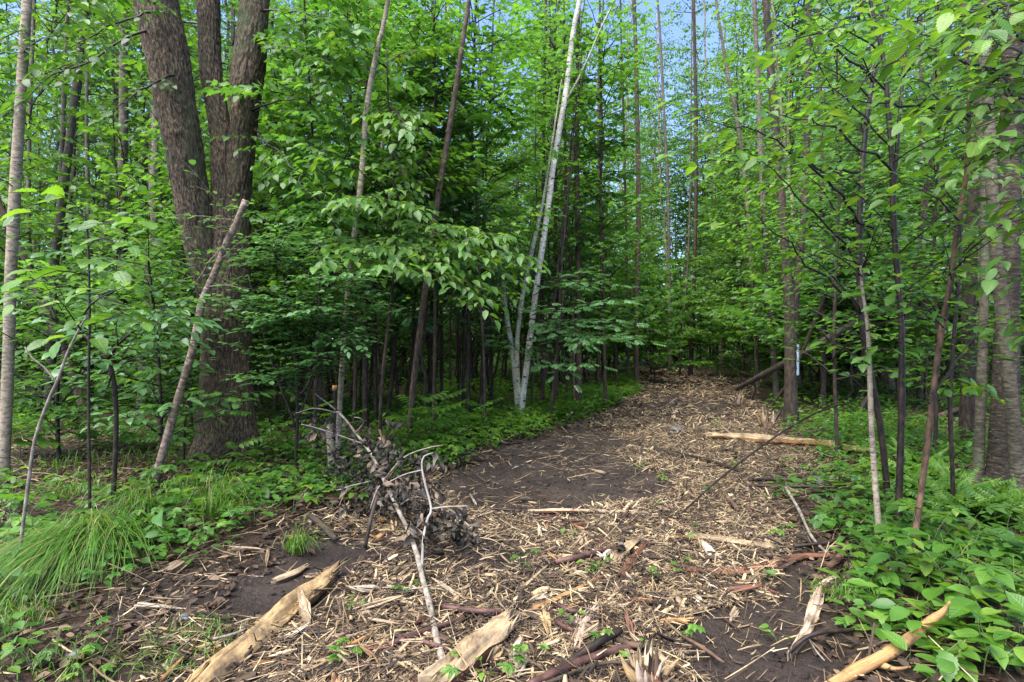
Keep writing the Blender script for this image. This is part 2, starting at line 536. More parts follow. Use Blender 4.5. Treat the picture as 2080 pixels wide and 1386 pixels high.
def tube(mb, pts, rad, sides=10, rough=0.0, freq=8.0, seed=0.0, mi=0, cap=True, ridge=None, flare=None):
    pts, rad = np.asarray(pts, float), np.asarray(rad, float)
    n = len(pts)
    T = unit(np.gradient(pts, axis=0))
    X = np.zeros_like(T)
    ref = np.array([1.0, 0, 0]) if abs(T[0][0]) < 0.8 else np.array([0, 1.0, 0])
    x = unit(ref - T[0] * (ref @ T[0]))
    for i in range(n):
        x = unit(x - T[i] * (x @ T[i]))
        X[i] = x
    Y = np.cross(T, X)
    a = np.linspace(0, 2 * np.pi, sides, endpoint=False)
    s = np.concatenate([[0], np.cumsum(np.linalg.norm(np.diff(pts, axis=0), axis=1))])
    ca, sa = np.cos(a)[None, :], np.sin(a)[None, :]
    r = np.repeat(rad[:, None], sides, 1)
    if flare is not None:
        r = r * (1 + flare(a[None, :], s[:, None]))
    co = np.stack([r * ca + seed, r * sa + seed * 2, np.repeat(s[:, None], sides, 1) + seed * 3], -1)
    if rough:
        nz = noise(co[..., 0] * freq, co[..., 1] * freq, co[..., 2] * freq * 0.6)
        r = r * (1 + rough * nz)
    if ridge:
        amp, fq, fz = ridge
        nz = noise(co[..., 0] * fq, co[..., 1] * fq, co[..., 2] * fz)
        nz2 = noise(co[..., 0] * fq * 2.1 + 7, co[..., 1] * fq * 2.1, co[..., 2] * fz * 1.8)
        r = r + amp * (0.5 - np.abs(nz) * 1.3 - 0.5 * np.abs(nz2))
    V = pts[:, None, :] + X[:, None, :] * (r * ca)[..., None] + Y[:, None, :] * (r * sa)[..., None]
    i, j = np.meshgrid(np.arange(n - 1), np.arange(sides), indexing='ij')
    j2 = (j + 1) % sides
    F = np.stack([i * sides + j, i * sides + j2, (i + 1) * sides + j2, (i + 1) * sides + j], -1).reshape(-1, 4)
    Vf = V.reshape(-1, 3)
    cof = co.reshape(-1, 3)
    fs = [F]
    if cap:
        Vf = np.vstack([Vf, pts[0], pts[-1]])
        cof = np.vstack([cof, cof[0], cof[-1]])
        jj = np.arange(sides)
        b0, b1 = n * sides, n * sides + 1
        fs.append(np.stack([np.full(sides, b0), (jj + 1) % sides, jj], -1))
        o = (n - 1) * sides
        fs.append(np.stack([np.full(sides, b1), o + jj, o + (jj + 1) % sides], -1))
    mb.add(Vf, fs, cof, mi)


# ---------------------------------------------------------------- leaf shapes (length 1 along +y, face +z)
def strip_leaf(ys, ws, fold=0.10, droop=0.18, wave=0.0):
    ys, ws = np.array(ys, float), np.array(ws, float)
    n = len(ys)
    z0 = -droop * ys ** 2
    V = [[0, y, z] for y, z in zip(ys, z0)]
    L, Rr = {}, {}
    for i in range(1, n - 1):
        L[i] = len(V)
        V.append([-ws[i], ys[i] - 0.02, z0[i] + fold * ws[i] + wave * math.sin(i * 2.3)])
        Rr[i] = len(V)
        V.append([ws[i], ys[i] - 0.02, z0[i] + fold * ws[i] - wave * math.sin(i * 2.9)])
    tri, quad = [], []
    tri += [[0, 1, L[1]], [0, Rr[1], 1]]
    for i in range(1, n - 2):
        quad += [[i, i + 1, L[i + 1], L[i]], [i, Rr[i], Rr[i + 1], i + 1]]
    tri += [[n - 2, n - 1, L[n - 2]], [n - 2, Rr[n - 2], n - 1]]
    V = np.array(V)
    return V, [np.array(tri), np.array(quad).reshape(-1, 4)], np.stack([V[:, 0], V[:, 1], 0 * V[:, 0]], -1)


def combine(items):
    """items: (template, 2D base, angle, scale, lift) -> one template."""
    mb = MB()
    for (V, F, C), (bx, by), ang, sc, lift in items:
        c, s = math.cos(ang), math.sin(ang)
        x = V[:, 0] * sc
        y = V[:, 1] * sc
        W = np.stack([bx + x * c + y * s, by - x * s + y * c, V[:, 2] * sc + lift * V[:, 1]], -1)
        mb.add(W, F, C)
    V = np.concatenate(mb.v)
    tri = [f for f in mb.f if f.shape[1] == 3]
    quad = [f for f in mb.f if f.shape[1] == 4]
    F = []
    if tri:
        F.append(np.concatenate(tri))
    if quad:
        F.append(np.concatenate(quad))
    return V, F, np.concatenate(mb.a)


OV = strip_leaf([0, .10, .28, .48, .68, .86, 1.0], [0, .13, .27, .30, .24, .11, 0], 0.28, 0.16, 0.012)
OV2 = strip_leaf([0, .12, .32, .55, .78, .92, 1.0], [0, .17, .29, .28, .16, .055, 0], 0.35, 0.3, 0.016)
OV3 = strip_leaf([0, .10, .28, .48, .68, .86, 1.0], [0, .15, .30, .33, .26, .12, 0], -0.12, 0.05, 0.02)
def serrate(fold, droop, wave, wmax, seed, nib=0.0):
    g = np.random.default_rng(seed)
    ys = np.concatenate([[0], np.linspace(.06, .97, 14), [1.0]])
    ws = wmax * np.sin(np.pi * np.clip(ys, 0, 1) ** .78) ** .85 * (1 + .09 * np.where(np.arange(16) % 2, 1, -1))
    ws[0] = ws[-1] = 0
    V, F, C = strip_leaf(ys, ws, fold, droop, wave)
    V = V.copy()
    V[:, 0] += .07 * np.sin(V[:, 1] * 2.6 + seed) * V[:, 1]
    V[:, 2] += .05 * np.sin(V[:, 1] * 4 + seed * 2) + .05 * V[:, 0] * math.sin(seed)
    if nib:
        k = (V[:, 0] > .1) & (np.abs(V[:, 1] - nib) < .12)
        V[k, 0] *= .45
    return V, F, C


OV4 = serrate(.30, .20, .010, .29, 1)
OV5 = serrate(.15, .42, .016, .27, 2)
OV6 = serrate(.42, .10, .014, .31, 3, .55)
OV7 = serrate(-.05, .30, .02, .25, 4)
LANCE = strip_leaf([0, .12, .32, .55, .78, .92, 1.0], [0, .09, .165, .175, .12, .05, 0], 0.4, 0.22, 0.01)
ROUND = strip_leaf([0, .12, .35, .62, .86, 1.0], [0, .20, .36, .38, .24, 0], 0.22, 0.1, 0.015)
MID = strip_leaf([0, .3, .66, 1.0], [0, .26, .23, 0], 0.3, 0.22)
MIDR = strip_leaf([0, .3, .72, 1.0], [0, .34, .33, 0], 0.25, 0.12)
SMALL = (np.array([[0, 0, 0], [-.29, .42, .07], [0, 1, -.14], [.29, .42, .07]]), [np.array([[0, 2, 1], [0, 3, 2]])],
         np.array([[0, 0, 0], [-.29, .42, 0], [0, 1, 0], [.29, .42, 0.]]))


def maple_leaf():
    h = [(0.0, 0.0), (0.17, 0.03), (0.30, 0.13), (0.50, 0.30), (0.33, 0.37), (0.43, 0.62), (0.27, 0.60), (0.17, 0.62), (0.0, 1.0)]
    V = [[0, 0.36, 0.0]] + [[x, y, 0.08 * abs(x) - 0.16 * y * y] for x, y in h] + [[-x, y, 0.08 * abs(x) - 0.16 * y * y] for x, y in h[1:-1]]
    n = len(h)
    Rr = list(range(1, n + 1))
    L = [1] + list(range(n + 1, n + 1 + n - 2)) + [n]
    tri = [[0, Rr[i], Rr[i + 1]] for i in range(n - 1)] + [[0, L[i + 1], L[i]] for i in range(n - 1)]
    V = np.array(V)
    return V, [np.array(tri)], np.stack([V[:, 0], V[:, 1], 0 * V[:, 0]], -1)


MAPLE = maple_leaf()
PINN = combine([(MID, (0, 0.72), 0.0, 0.30, 0)] + [(MID, (0, 0.14 + 0.15 * k), s * 1.05, 0.30 - 0.012 * abs(k - 2), -0.03) for k in range(5) for s in (-1, 1)])
PALM = combine([(OV, (0, 0.42), a, l, -0.05) for a, l in ((0, .58), (0.95, .52), (-0.95, .52), (1.95, .40), (-1.95, .40))])
TREF = combine([(ROUND, (0, 0.4), a, l, -0.05) for a, l in ((0, .6), (1.7, .55), (-1.7, .55))])
FERN = combine([(SMALL, (0, 0.05 + 0.052 * k), s * 1.25, 0.30 * (1 - k / 20.0) * min(1, 0.45 + k * 0.2), -0.05) for k in range(17) for s in (-1, 1)] + [(SMALL, (0, .92), 0, .08, 0)])


def put_leaves(mb, T, Pp, D, U, L, W=None, mi=0):
    """Leaves of one template at points Pp along D, facing U, length L."""
    V, F, C = T
    n = len(Pp)
    if n == 0:
        return
    D = unit(D)
    U = unit(U - D * np.sum(U * D, -1, keepdims=True))
    X = np.cross(D, U)
    L = np.asarray(L, float)
    W = np.ones(n) if W is None else W
    out = (Pp[:, None, :] + X[:, None, :] * (V[None, :, 0:1] * (L * W)[:, None, None])
           + D[:, None, :] * (V[None, :, 1:2] * L[:, None, None]) + U[:, None, :] * (V[None, :, 2:3] * L[:, None, None]))
    k = len(V)
    base = (np.arange(n) * k)[:, None, None]
    mb.add(out.reshape(-1, 3), [(f[None] + base).reshape(-1, f.shape[1]) for f in F], np.tile(C, (n, 1)), mi)


class Fol:
    """Twigs and leaves gathered before they become objects."""

    def __init__(self):
        self.p, self.d, self.u, self.l, self.tubes = [], [], [], [], []

    def leaf(self, p, d, u, l):
        self.p.append(np.atleast_2d(p))
        self.d.append(np.atleast_2d(d))
        self.u.append(np.atleast_2d(u))
        self.l.append(np.atleast_1d(l))

    def arrays(self):
        return np.concatenate(self.p), unit(np.concatenate(self.d)), unit(np.concatenate(self.u)), np.concatenate(self.l)

    def spray(self, rng, A, B, leaf, sag=0.08, twigs=9, width=0.38, dens=1.0, r0=None, up=0.0, tilt=0.24, hang=0.09, start=0.2):
        """A flat branch from A to B with alternate twigs and leaves."""
        A, B = np.asarray(A, float), np.asarray(B, float)
        Lb = np.linalg.norm(B - A)
        n = max(6, int(Lb / 0.12))
        t = np.linspace(0, 1, n)[:, None]
        path = A * (1 - t) + B * t
        path[:, 2] += (np.sin(t[:, 0] * np.pi) * up * Lb) - 0 * t[:, 0] + sag * Lb * (t[:, 0] * (1 - t[:, 0]) * 2)
        jit = np.cumsum(rng.normal(0, 0.012 * Lb, (n, 3)), 0)
        jit -= t * jit[-1]
        path = path + jit * np.array([1, 1, 0.6])
        r0 = r0 or (0.003 + 0.0045 * Lb)
        tubes = [(path, np.linspace(r0, 0.0015, n))]
        ax = unit(B - A)
        side = unit(np.cross(ax, [0, 0, 1.0]) + 1e-6)
        nt_ = max(2, int(twigs * max(0.5, min(2.2, Lb))))
        for k in range(nt_ + 1):
            tt = start + (1 - start) * (k + rng.uniform(-.3, .3)) / nt_
            tt = min(max(tt, start), 1.0)
            i = min(n - 1, int(tt * (n - 1)))
            p0 = path[i]
            sgn = 1 if k % 2 else -1
            last = k == nt_
            ang = 0.0 if last else rng.uniform(0.6, 1.15) * sgn
            tl = (width * Lb * (1.15 - 0.75 * tt) * rng.uniform(0.6, 1.2)) if not last else 0.18 * Lb
            tl = max(tl, leaf * 1.2)
            td = ax * math.cos(ang) + side * math.sin(ang) + np.array([0, 0, rng.uniform(-.18, .22)])
            td = unit(td)
            m = max(3, int(tl / 0.10))
            q = np.linspace(0, 1, m)[:, None]
            tp = p0 + td * q * tl + np.array([0, 0, -1.0]) * (q ** 2) * tl * rng.uniform(0.02, 0.25)
            tubes.append((tp, np.linspace(max(r0 * 0.35 * (1 - tt * .6), 0.0018), 0.001, m)))
            nl = max(2, int(dens * tl / (leaf * 0.55)))
            f = np.linspace(0.12, 1.0, nl) + rng.uniform(-.04, .04, nl)
            lp = p0 + td * f[:, None] * tl + np.array([0, 0, -1.0]) * (f[:, None] ** 2) * tl * 0.12
            ts = unit(np.cross(td, [0, 0, 1.0]) + 1e-6)
            sg = np.where(np.arange(nl) % 2 == 0, 1.0, -1.0)
            a2 = rng.uniform(0.5, 1.15, nl) * sg
            a2[-1] = 0
            ld = td * np.cos(a2)[:, None] + ts * np.sin(a2)[:, None]
            ld[:, 2] -= hang * rng.uniform(0.2, 2.0, nl)
            lu = np.array([0, 0, 1.0]) + rng.normal(0, tilt, (nl, 3))
            self.leaf(lp, ld, lu, leaf * rng.uniform(0.62, 1.25, nl))
        self.tubes.append(tubes)
        return path


def tubes_mesh(mb, tubes, sides=5, mi=0, rough=0.06):
    for pth, rd in tubes:
        tube(mb, pth, rd, sides, rough=rough, freq=20, cap=False, mi=mi, seed=float(pth[0][0]))


def leaf_data(name, T, m):
    mb = MB()
    mb.add(*T)
    me = mb.mesh(name, m)
    return me


LEAFDATA = {}


def finish(root, fol, T_near, T_far, leafmat, barkmat, min_px=12, most=300, name='leaf', branches=True):
    """Give a plant its branch parts, its leaf parts (the largest in view) and one part for the other leaves."""
    loc = np.array(root.location)
    if branches:
        for tb in fol.tubes:
            mb = MB()
            tubes_mesh(mb, tb)
            mb.obj('branch', M[barkmat], root)
    if not fol.p:
        return
    p, d, u, l = fol.arrays()
    dep = np.maximum(p[:, 1], 0.2)
    x, y = pix(p + d * l[:, None] * 0.5)
    size = l * FPX / dep
    vis = (p[:, 1] > 0.4) & (x > -60) & (x < 2140) & (y > -60) & (y < 1440) & (size >= min_px)
    order = np.argsort(-np.where(vis, size, -1))
    pick = order[:min(most, int(vis.sum()))]
    sel = np.zeros(len(p), bool)
    sel[pick] = True
    Ts = list(T_near) if isinstance(T_near, list) else [T_near]
    if any(t is OV2 or t is OV for t in Ts):
        Ts += [OV4, OV5, OV6, OV7]
    for k, i in enumerate(pick):
        ti = (int(i) * 7) % len(Ts)
        key = (id(Ts[ti]), leafmat)
        if key not in LEAFDATA:
            LEAFDATA[key] = leaf_data(name, Ts[ti], M[leafmat])
        o = bpy.data.objects.new(name, LEAFDATA[key])
        D = d[i]
        U = unit(u[i] - D * (u[i] @ D))
        X = np.cross(D, U)
        q = p[i] - loc
        L = l[i]
        w = 0.85 + 0.3 * ((int(i) * 13) % 10) / 10
        o.parent = root
        o.matrix_basis = Matrix(((X[0] * L * w, D[0] * L, U[0] * L, q[0]), (X[1] * L * w, D[1] * L, U[1] * L, q[1]), (X[2] * L * w, D[2] * L, U[2] * L, q[2]), (0, 0, 0, 1)))
        COL.objects.link(o)
    rest = ~sel
    if rest.any():
        mb = MB()
        put_leaves(mb, T_far, p[rest], d[rest], u[rest], l[rest])
        kind(mb.obj('foliage', M[leafmat], root), 'stuff')


# ---------------------------------------------------------------- ground
def build_ground():
    def axis(lo, hi, fine, n):
        t = np.linspace(-1, 1, n)
        return t
    ys = np.concatenate([np.linspace(-30, 1.5, 24)[:-1], 1.5 + (np.linspace(0, 1, 330) ** 2.6) * 330])
    xs_t = np.linspace(-1, 1, 361)
    xs = np.sign(xs_t) * (np.abs(xs_t) * 9 + np.abs(xs_t) ** 7 * 290)
    Y, X = np.meshgrid(ys, xs, indexing='ij')
    Z = height(X, Y)
    Z = Z + 0.006 * noise(X * 21, Y * 21) * (np.hypot(X, Y) < 14)
    ny, nx = Y.shape
    V = np.stack([X, Y, Z], -1).reshape(-1, 3)
    i, j = np.meshgrid(np.arange(ny - 1), np.arange(nx - 1), indexing='ij')
    F = np.stack([i * nx + j, i * nx + j + 1, (i + 1) * nx + j + 1, (i + 1) * nx + j], -1).reshape(-1, 4)
    mb = MB()
    mb.add(V, [F])
    o = mb.obj('ground', M['ground'])
    td = trail_dist(V[:, 0], V[:, 1])
    mk = np.clip(0.5 - (td + 0.25 * noise(V[:, 0] * 3, V[:, 1] * 3)) / 0.5, 0, 1)
    mk = np.maximum(mk, mudness(V[:, 0], V[:, 1]))
    at = o.data.attributes.new('trail', 'FLOAT', 'POINT')
    at.data.foreach_set('value', mk.astype(np.float32))
    kind(o, 'structure')


build_ground()


# ---------------------------------------------------------------- traced trees
def wpath(px, d):
    """px: (x, y, width) down to up; d: a depth or (depth at foot, depth at top)."""
    n = len(px)
    dd = np.linspace(d[0], d[1], n) if isinstance(d, tuple) else np.full(n, float(d))
    pts = np.array([P(x, y, q) for (x, y, w), q in zip(px, dd)])
    rad = np.array([w * 0.5 * q / FPX for (x, y, w), q in zip(px, dd)])
    return pts, rad


def stem_mesh(mb, px, d, sides=16, rough=0.07, foot=True, step=0.06, top=None, ridge=None, flare=None, root_flare=0.35, seed=0.0):
    pts, rad = wpath(px, d)
    if foot:
        g = H(pts[0][0], pts[0][1]) - 0.06
        if pts[0][2] > g + 0.15:
            pts = np.vstack([[pts[0][0], pts[0][1], g], pts])
            rad = np.concatenate([[rad[0] * 1.1], rad])
        else:
            pts[0][2] = g
    if top:
        dr = unit(pts[-1] - pts[-2])
        q = pts[-1] + unit(dr + np.array([0, 0, 0.25])) * top
        pts = np.vstack([pts, q])
        rad = np.concatenate([rad, [rad[-1] * 0.55]])
    L = np.sum(np.linalg.norm(np.diff(pts, axis=0), axis=1))
    n = max(8, int(L / step))
    q = resample(np.hstack([pts, rad[:, None]]), n)
    pp, rr = q[:, :3], np.maximum(q[:, 3], 0.0015)
    s = np.linspace(0, L, n)
    if foot and root_flare:
        rr = rr * (1 + root_flare * np.exp(-s / (rad[0] * 2.2 + 0.02)))
    tube(mb, pp, rr, sides, rough=rough, freq=9, ridge=ridge, flare=flare, seed=seed)
    return pp, rr


def trunk_tree(name, label, cat, stems, d, bark, group=None, top=3.0, sides=14, seed=0.0, part='trunk'):
    x, y, w = stems[0][0]
    d0 = d[0] if isinstance(d, tuple) else d
    b = P(x, y, d0)
    root = thing(name, label, cat, (b[0], b[1], H(b[0], b[1])), group)
    paths = []
    for k, st in enumerate(stems):
        mb = MB()
        paths.append(stem_mesh(mb, st, d, sides=sides, foot=(k == 0), top=top, seed=seed + k))
        mb.obj(part if k == 0 else 'stem', M[bark], root)
    return root, paths


def side_branches(fol, rng, path, n, z0, z1, length, leaf, up=0.35, az=None, **kw):
    """Sprays growing out of a stem between the heights z0 and z1."""
    pp, rr = path
    idx = np.where((pp[:, 2] > z0) & (pp[:, 2] < z1))[0]
    if len(idx) == 0:
        return
    for k in range(n):
        i = int(idx[int((k + rng.uniform(0, .9)) / n * len(idx))])
        a = (k * 2.399 + rng.uniform(-.5, .5)) if az is None else rng.uniform(*az)
        L = length * rng.uniform(0.6, 1.2)
        dr = np.array([math.cos(a), math.sin(a), rng.uniform(up - .3, up + .3)])
        fol.spray(rng, pp[i], pp[i] + unit(dr) * L, leaf, r0=min(rr[i] * 0.6, 0.004 + 0.006 * L), **kw)


rng = np.random.default_rng(11)
# the three-stemmed maple
mb_root = P(460, 930, 6.8)
maple = thing('maple_tree', 'large old maple with furrowed brown bark splitting into three thick stems', 'tree', (mb_root[0], mb_root[1], H(mb_root[0], mb_root[1])))
fl = lambda a, s: 0.42 * np.exp(-s / 0.22) * (0.75 + 0.55 * np.cos(3 * a + 0.6) + 0.25 * np.cos(5 * a + 2)) + 0.04 * np.cos(2 * a + s) + 0.03 * np.cos(5 * a + 2.3 * s)
RG = (0.015, 42, 8.0)
mb = MB()
stem_mesh(mb, [(464, 935, 112), (462, 840, 101), (460, 720, 96), (459, 620, 97), (458, 560, 92), (456, 500, 74), (455, 450, 50)], 6.8, sides=150, rough=0.03, step=0.018, ridge=RG, flare=fl, root_flare=0, seed=1.0)
mb.obj('trunk', M['bark_furrow'], maple)
for px, dd, sd in (([(444, 640, 56), (424, 560, 62), (404, 480, 66), (388, 400, 67), (373, 303, 70), (354, 202, 73), (338, 101, 78), (322, 30, 80), (308, -60, 78), (280, -220, 70)], (6.72, 6.4), 3.0),
                   ([(458, 640, 56), (458, 520, 57), (455, 400, 50), (452, 303, 44), (446, 252, 42), (437, 202, 39), (429, 151, 40), (426, 90, 40), (424, 0, 42), (424, -60, 40), (428, -260, 36)], (6.8, 6.9), 5.0),
                   ([(478, 640, 56), (479, 520, 55), (482, 400, 51), (490, 303, 50), (495, 252, 50), (498, 202, 56), (503, 151, 61), (509, 101, 58), (519, 0, 52), (530, -60, 50), (548, -260, 44)], (6.85, 6.75), 8.0)):
    mb = MB()
    stem_mesh(mb, px, dd, sides=110, rough=0.04, step=0.022, foot=False, ridge=RG, seed=sd, top=2.5,
              flare=lambda a, s: 0.035 * np.cos(2 * a + 1.7 * s) + 0.03 * np.cos(3 * a - s))
    mb.obj('stem', M['bark_furrow'], maple)
fol = Fol()
for a, b in (((300, 60, 6.3), (0, 238, 5.2)), ((320, 20, 6.3), (90, 130, 5.0)), ((520, 260, 6.8), (655, 420, 5.6)), ((350, 150, 6.2), (180, 260, 5.0)), ((310, 10, 6.2), (130, -20, 4.6)),
             ((500, 230, 6.8), (640, 200, 6.2)), ((530, 20, 6.7), (680, 40, 6.0)), ((420, 60, 7.2), (200, 60, 8.0)), ((520, 100, 6.8), (640, 120, 5.8)), ((500, 150, 7), (600, 330, 7.6))):
    fol.spray(rng, P(*a), P(*b), 0.105, dens=0.9, twigs=6, width=0.3, hang=0.19, r0=0.016)
finish(maple, fol, [OV2, OV], MID, 'leaf_dark', 'bark_wet')

# pale birch at the frame's left
birch_left, pl = trunk_tree('birch_tree', 'pale grey birch trunk with dark cross marks beside the thin bent sapling', 'tree',
                            [[(3, 988, 22.6), (12, 850, 20.6), (18, 700, 20.0), (22, 560, 20.0), (30, 400, 19.2), (42, 200, 17.9), (54, 20, 17.3), (60, -100, 15.9)]], 5.5, 'bark_grey', sides=24, seed=2)
fol = Fol()
for a, b in (((48, 110, 5.5), (130, 60, 4.8)), ((30, 380, 5.5), (-120, 330, 4.6)), ((50, 60, 5.5), (-60, 140, 4.8)), ((58, -60, 5.5), (160, 40, 4.4)), ((58, -90, 5.5), (250, -20, 4.9))):
    fol.spray(rng, P(*a), P(*b), 0.09, dens=0.9, twigs=6, hang=0.14)
finish(birch_left, fol, [OV, OV2], MID, 'leaf_dark', 'bark_wet')

# birch clump in the middle
clump, pc = trunk_tree('birch_clump', 'clump of three slender birches, its tallest stem bright white and leaning', 'tree',
                       [[(1059, 845, 16), (1061, 815, 13), (1072, 725, 12.5), (1090, 580, 12), (1109, 454, 12), (1122, 353, 11.5), (1135, 271, 11), (1150, 183, 11), (1165, 63, 10.5), (1181, -20, 9)],
                        [(1056, 830, 10), (1050, 712, 9.5), (1060, 610, 9.5), (1079, 517, 9), (1096, 441, 8), (1108, 378, 5)],
                        [(1052, 832, 11), (1040, 712, 10), (1027, 630, 9.5), (1017, 549, 9), (1004, 485, 9), (983, 416, 8.5), (964, 340, 8), (948, 271, 7.5), (932, 195, 7), (920, 120, 6), (912, 40, 5.5), (908, -40, 5)]],
                       10.2, 'bark_birch', sides=18, seed=4, top=2.0)
for ch in clump.children:
    if ch.name.startswith('stem'):
        ch.data.materials[0] = M['bark_birch_green']
KN = MB()
th, ph = np.meshgrid(np.linspace(0, np.pi, 6), np.linspace(0, 2 * np.pi, 9)[:-1], indexing='ij')
KN.add(np.stack([np.sin(th) * np.cos(ph), np.cos(th) * .5, np.sin(th) * np.sin(ph) * (1 + .5 * np.cos(ph))], -1).reshape(-1, 3),
       [np.array([[i * 8 + j, (i + 1) * 8 + j, (i + 1) * 8 + (j + 1) % 8, i * 8 + (j + 1) % 8] for i in range(5) for j in range(8)])])
KN = KN.mesh('knot', M['bark_wet'])
for si, (pp_, rr_) in enumerate(pc):
    zz = .35 + si * .1
    while zz < 6.5:
        i = int(np.argmin(np.abs(pp_[:, 2] - zz)))
        if i >= len(pp_) - 3:
            break
        a = rng.uniform(-2.5, -.6)
        o = bpy.data.objects.new('knot', KN)
        o.parent = clump
        q = pp_[i] + np.array([math.cos(a), math.sin(a), 0]) * rr_[i] * .93 - np.array(clump.location)
        o.matrix_basis = Matrix.Translation(Vector(q)) @ Matrix.Rotation(a - math.pi / 2, 4, 'Z') @ Matrix.Diagonal((rr_[i] * rng.uniform(.35, .75), .012, rr_[i] * rng.uniform(.18, .4), 1))
        COL.objects.link(o)
        zz += rng.uniform(.12, .5)
mb = MB()
stem_mesh(mb, [(1149, 207, 5), (1170, 170, 4.6), (1195, 118, 4), (1222, 55, 3.5), (1255, -10, 3)], (10.2, 9.6), sides=8, foot=False)
mb.obj('branch', M['bark_birch_green'], clump)
fol = Fol()
for a, b in (((1068, 690, 10.1), (1290, 690, 9.0)), ((1080, 640, 10.1), (1300, 610, 9.2)), ((1085, 600, 10.1), (1200, 545, 9.0)), ((1060, 700, 10.1), (1150, 760, 8.9)), ((1040, 700, 10.1), (960, 650, 9.3)),
             ((1072, 670, 10.1), (1230, 650, 8.8)), ((1090, 580, 10.1), (1280, 580, 9.8)), ((1060, 720, 10.1), (1010, 690, 9.0)), ((1075, 650, 10.1), (1190, 690, 8.6))):
    fol.spray(rng, P(*a), P(*b), 0.2, dens=1.2, twigs=7, width=0.35, hang=0.17)
finish(clump, fol, [PINN], PINN, 'leaf_alder', 'bark_dark', min_px=14, most=180)

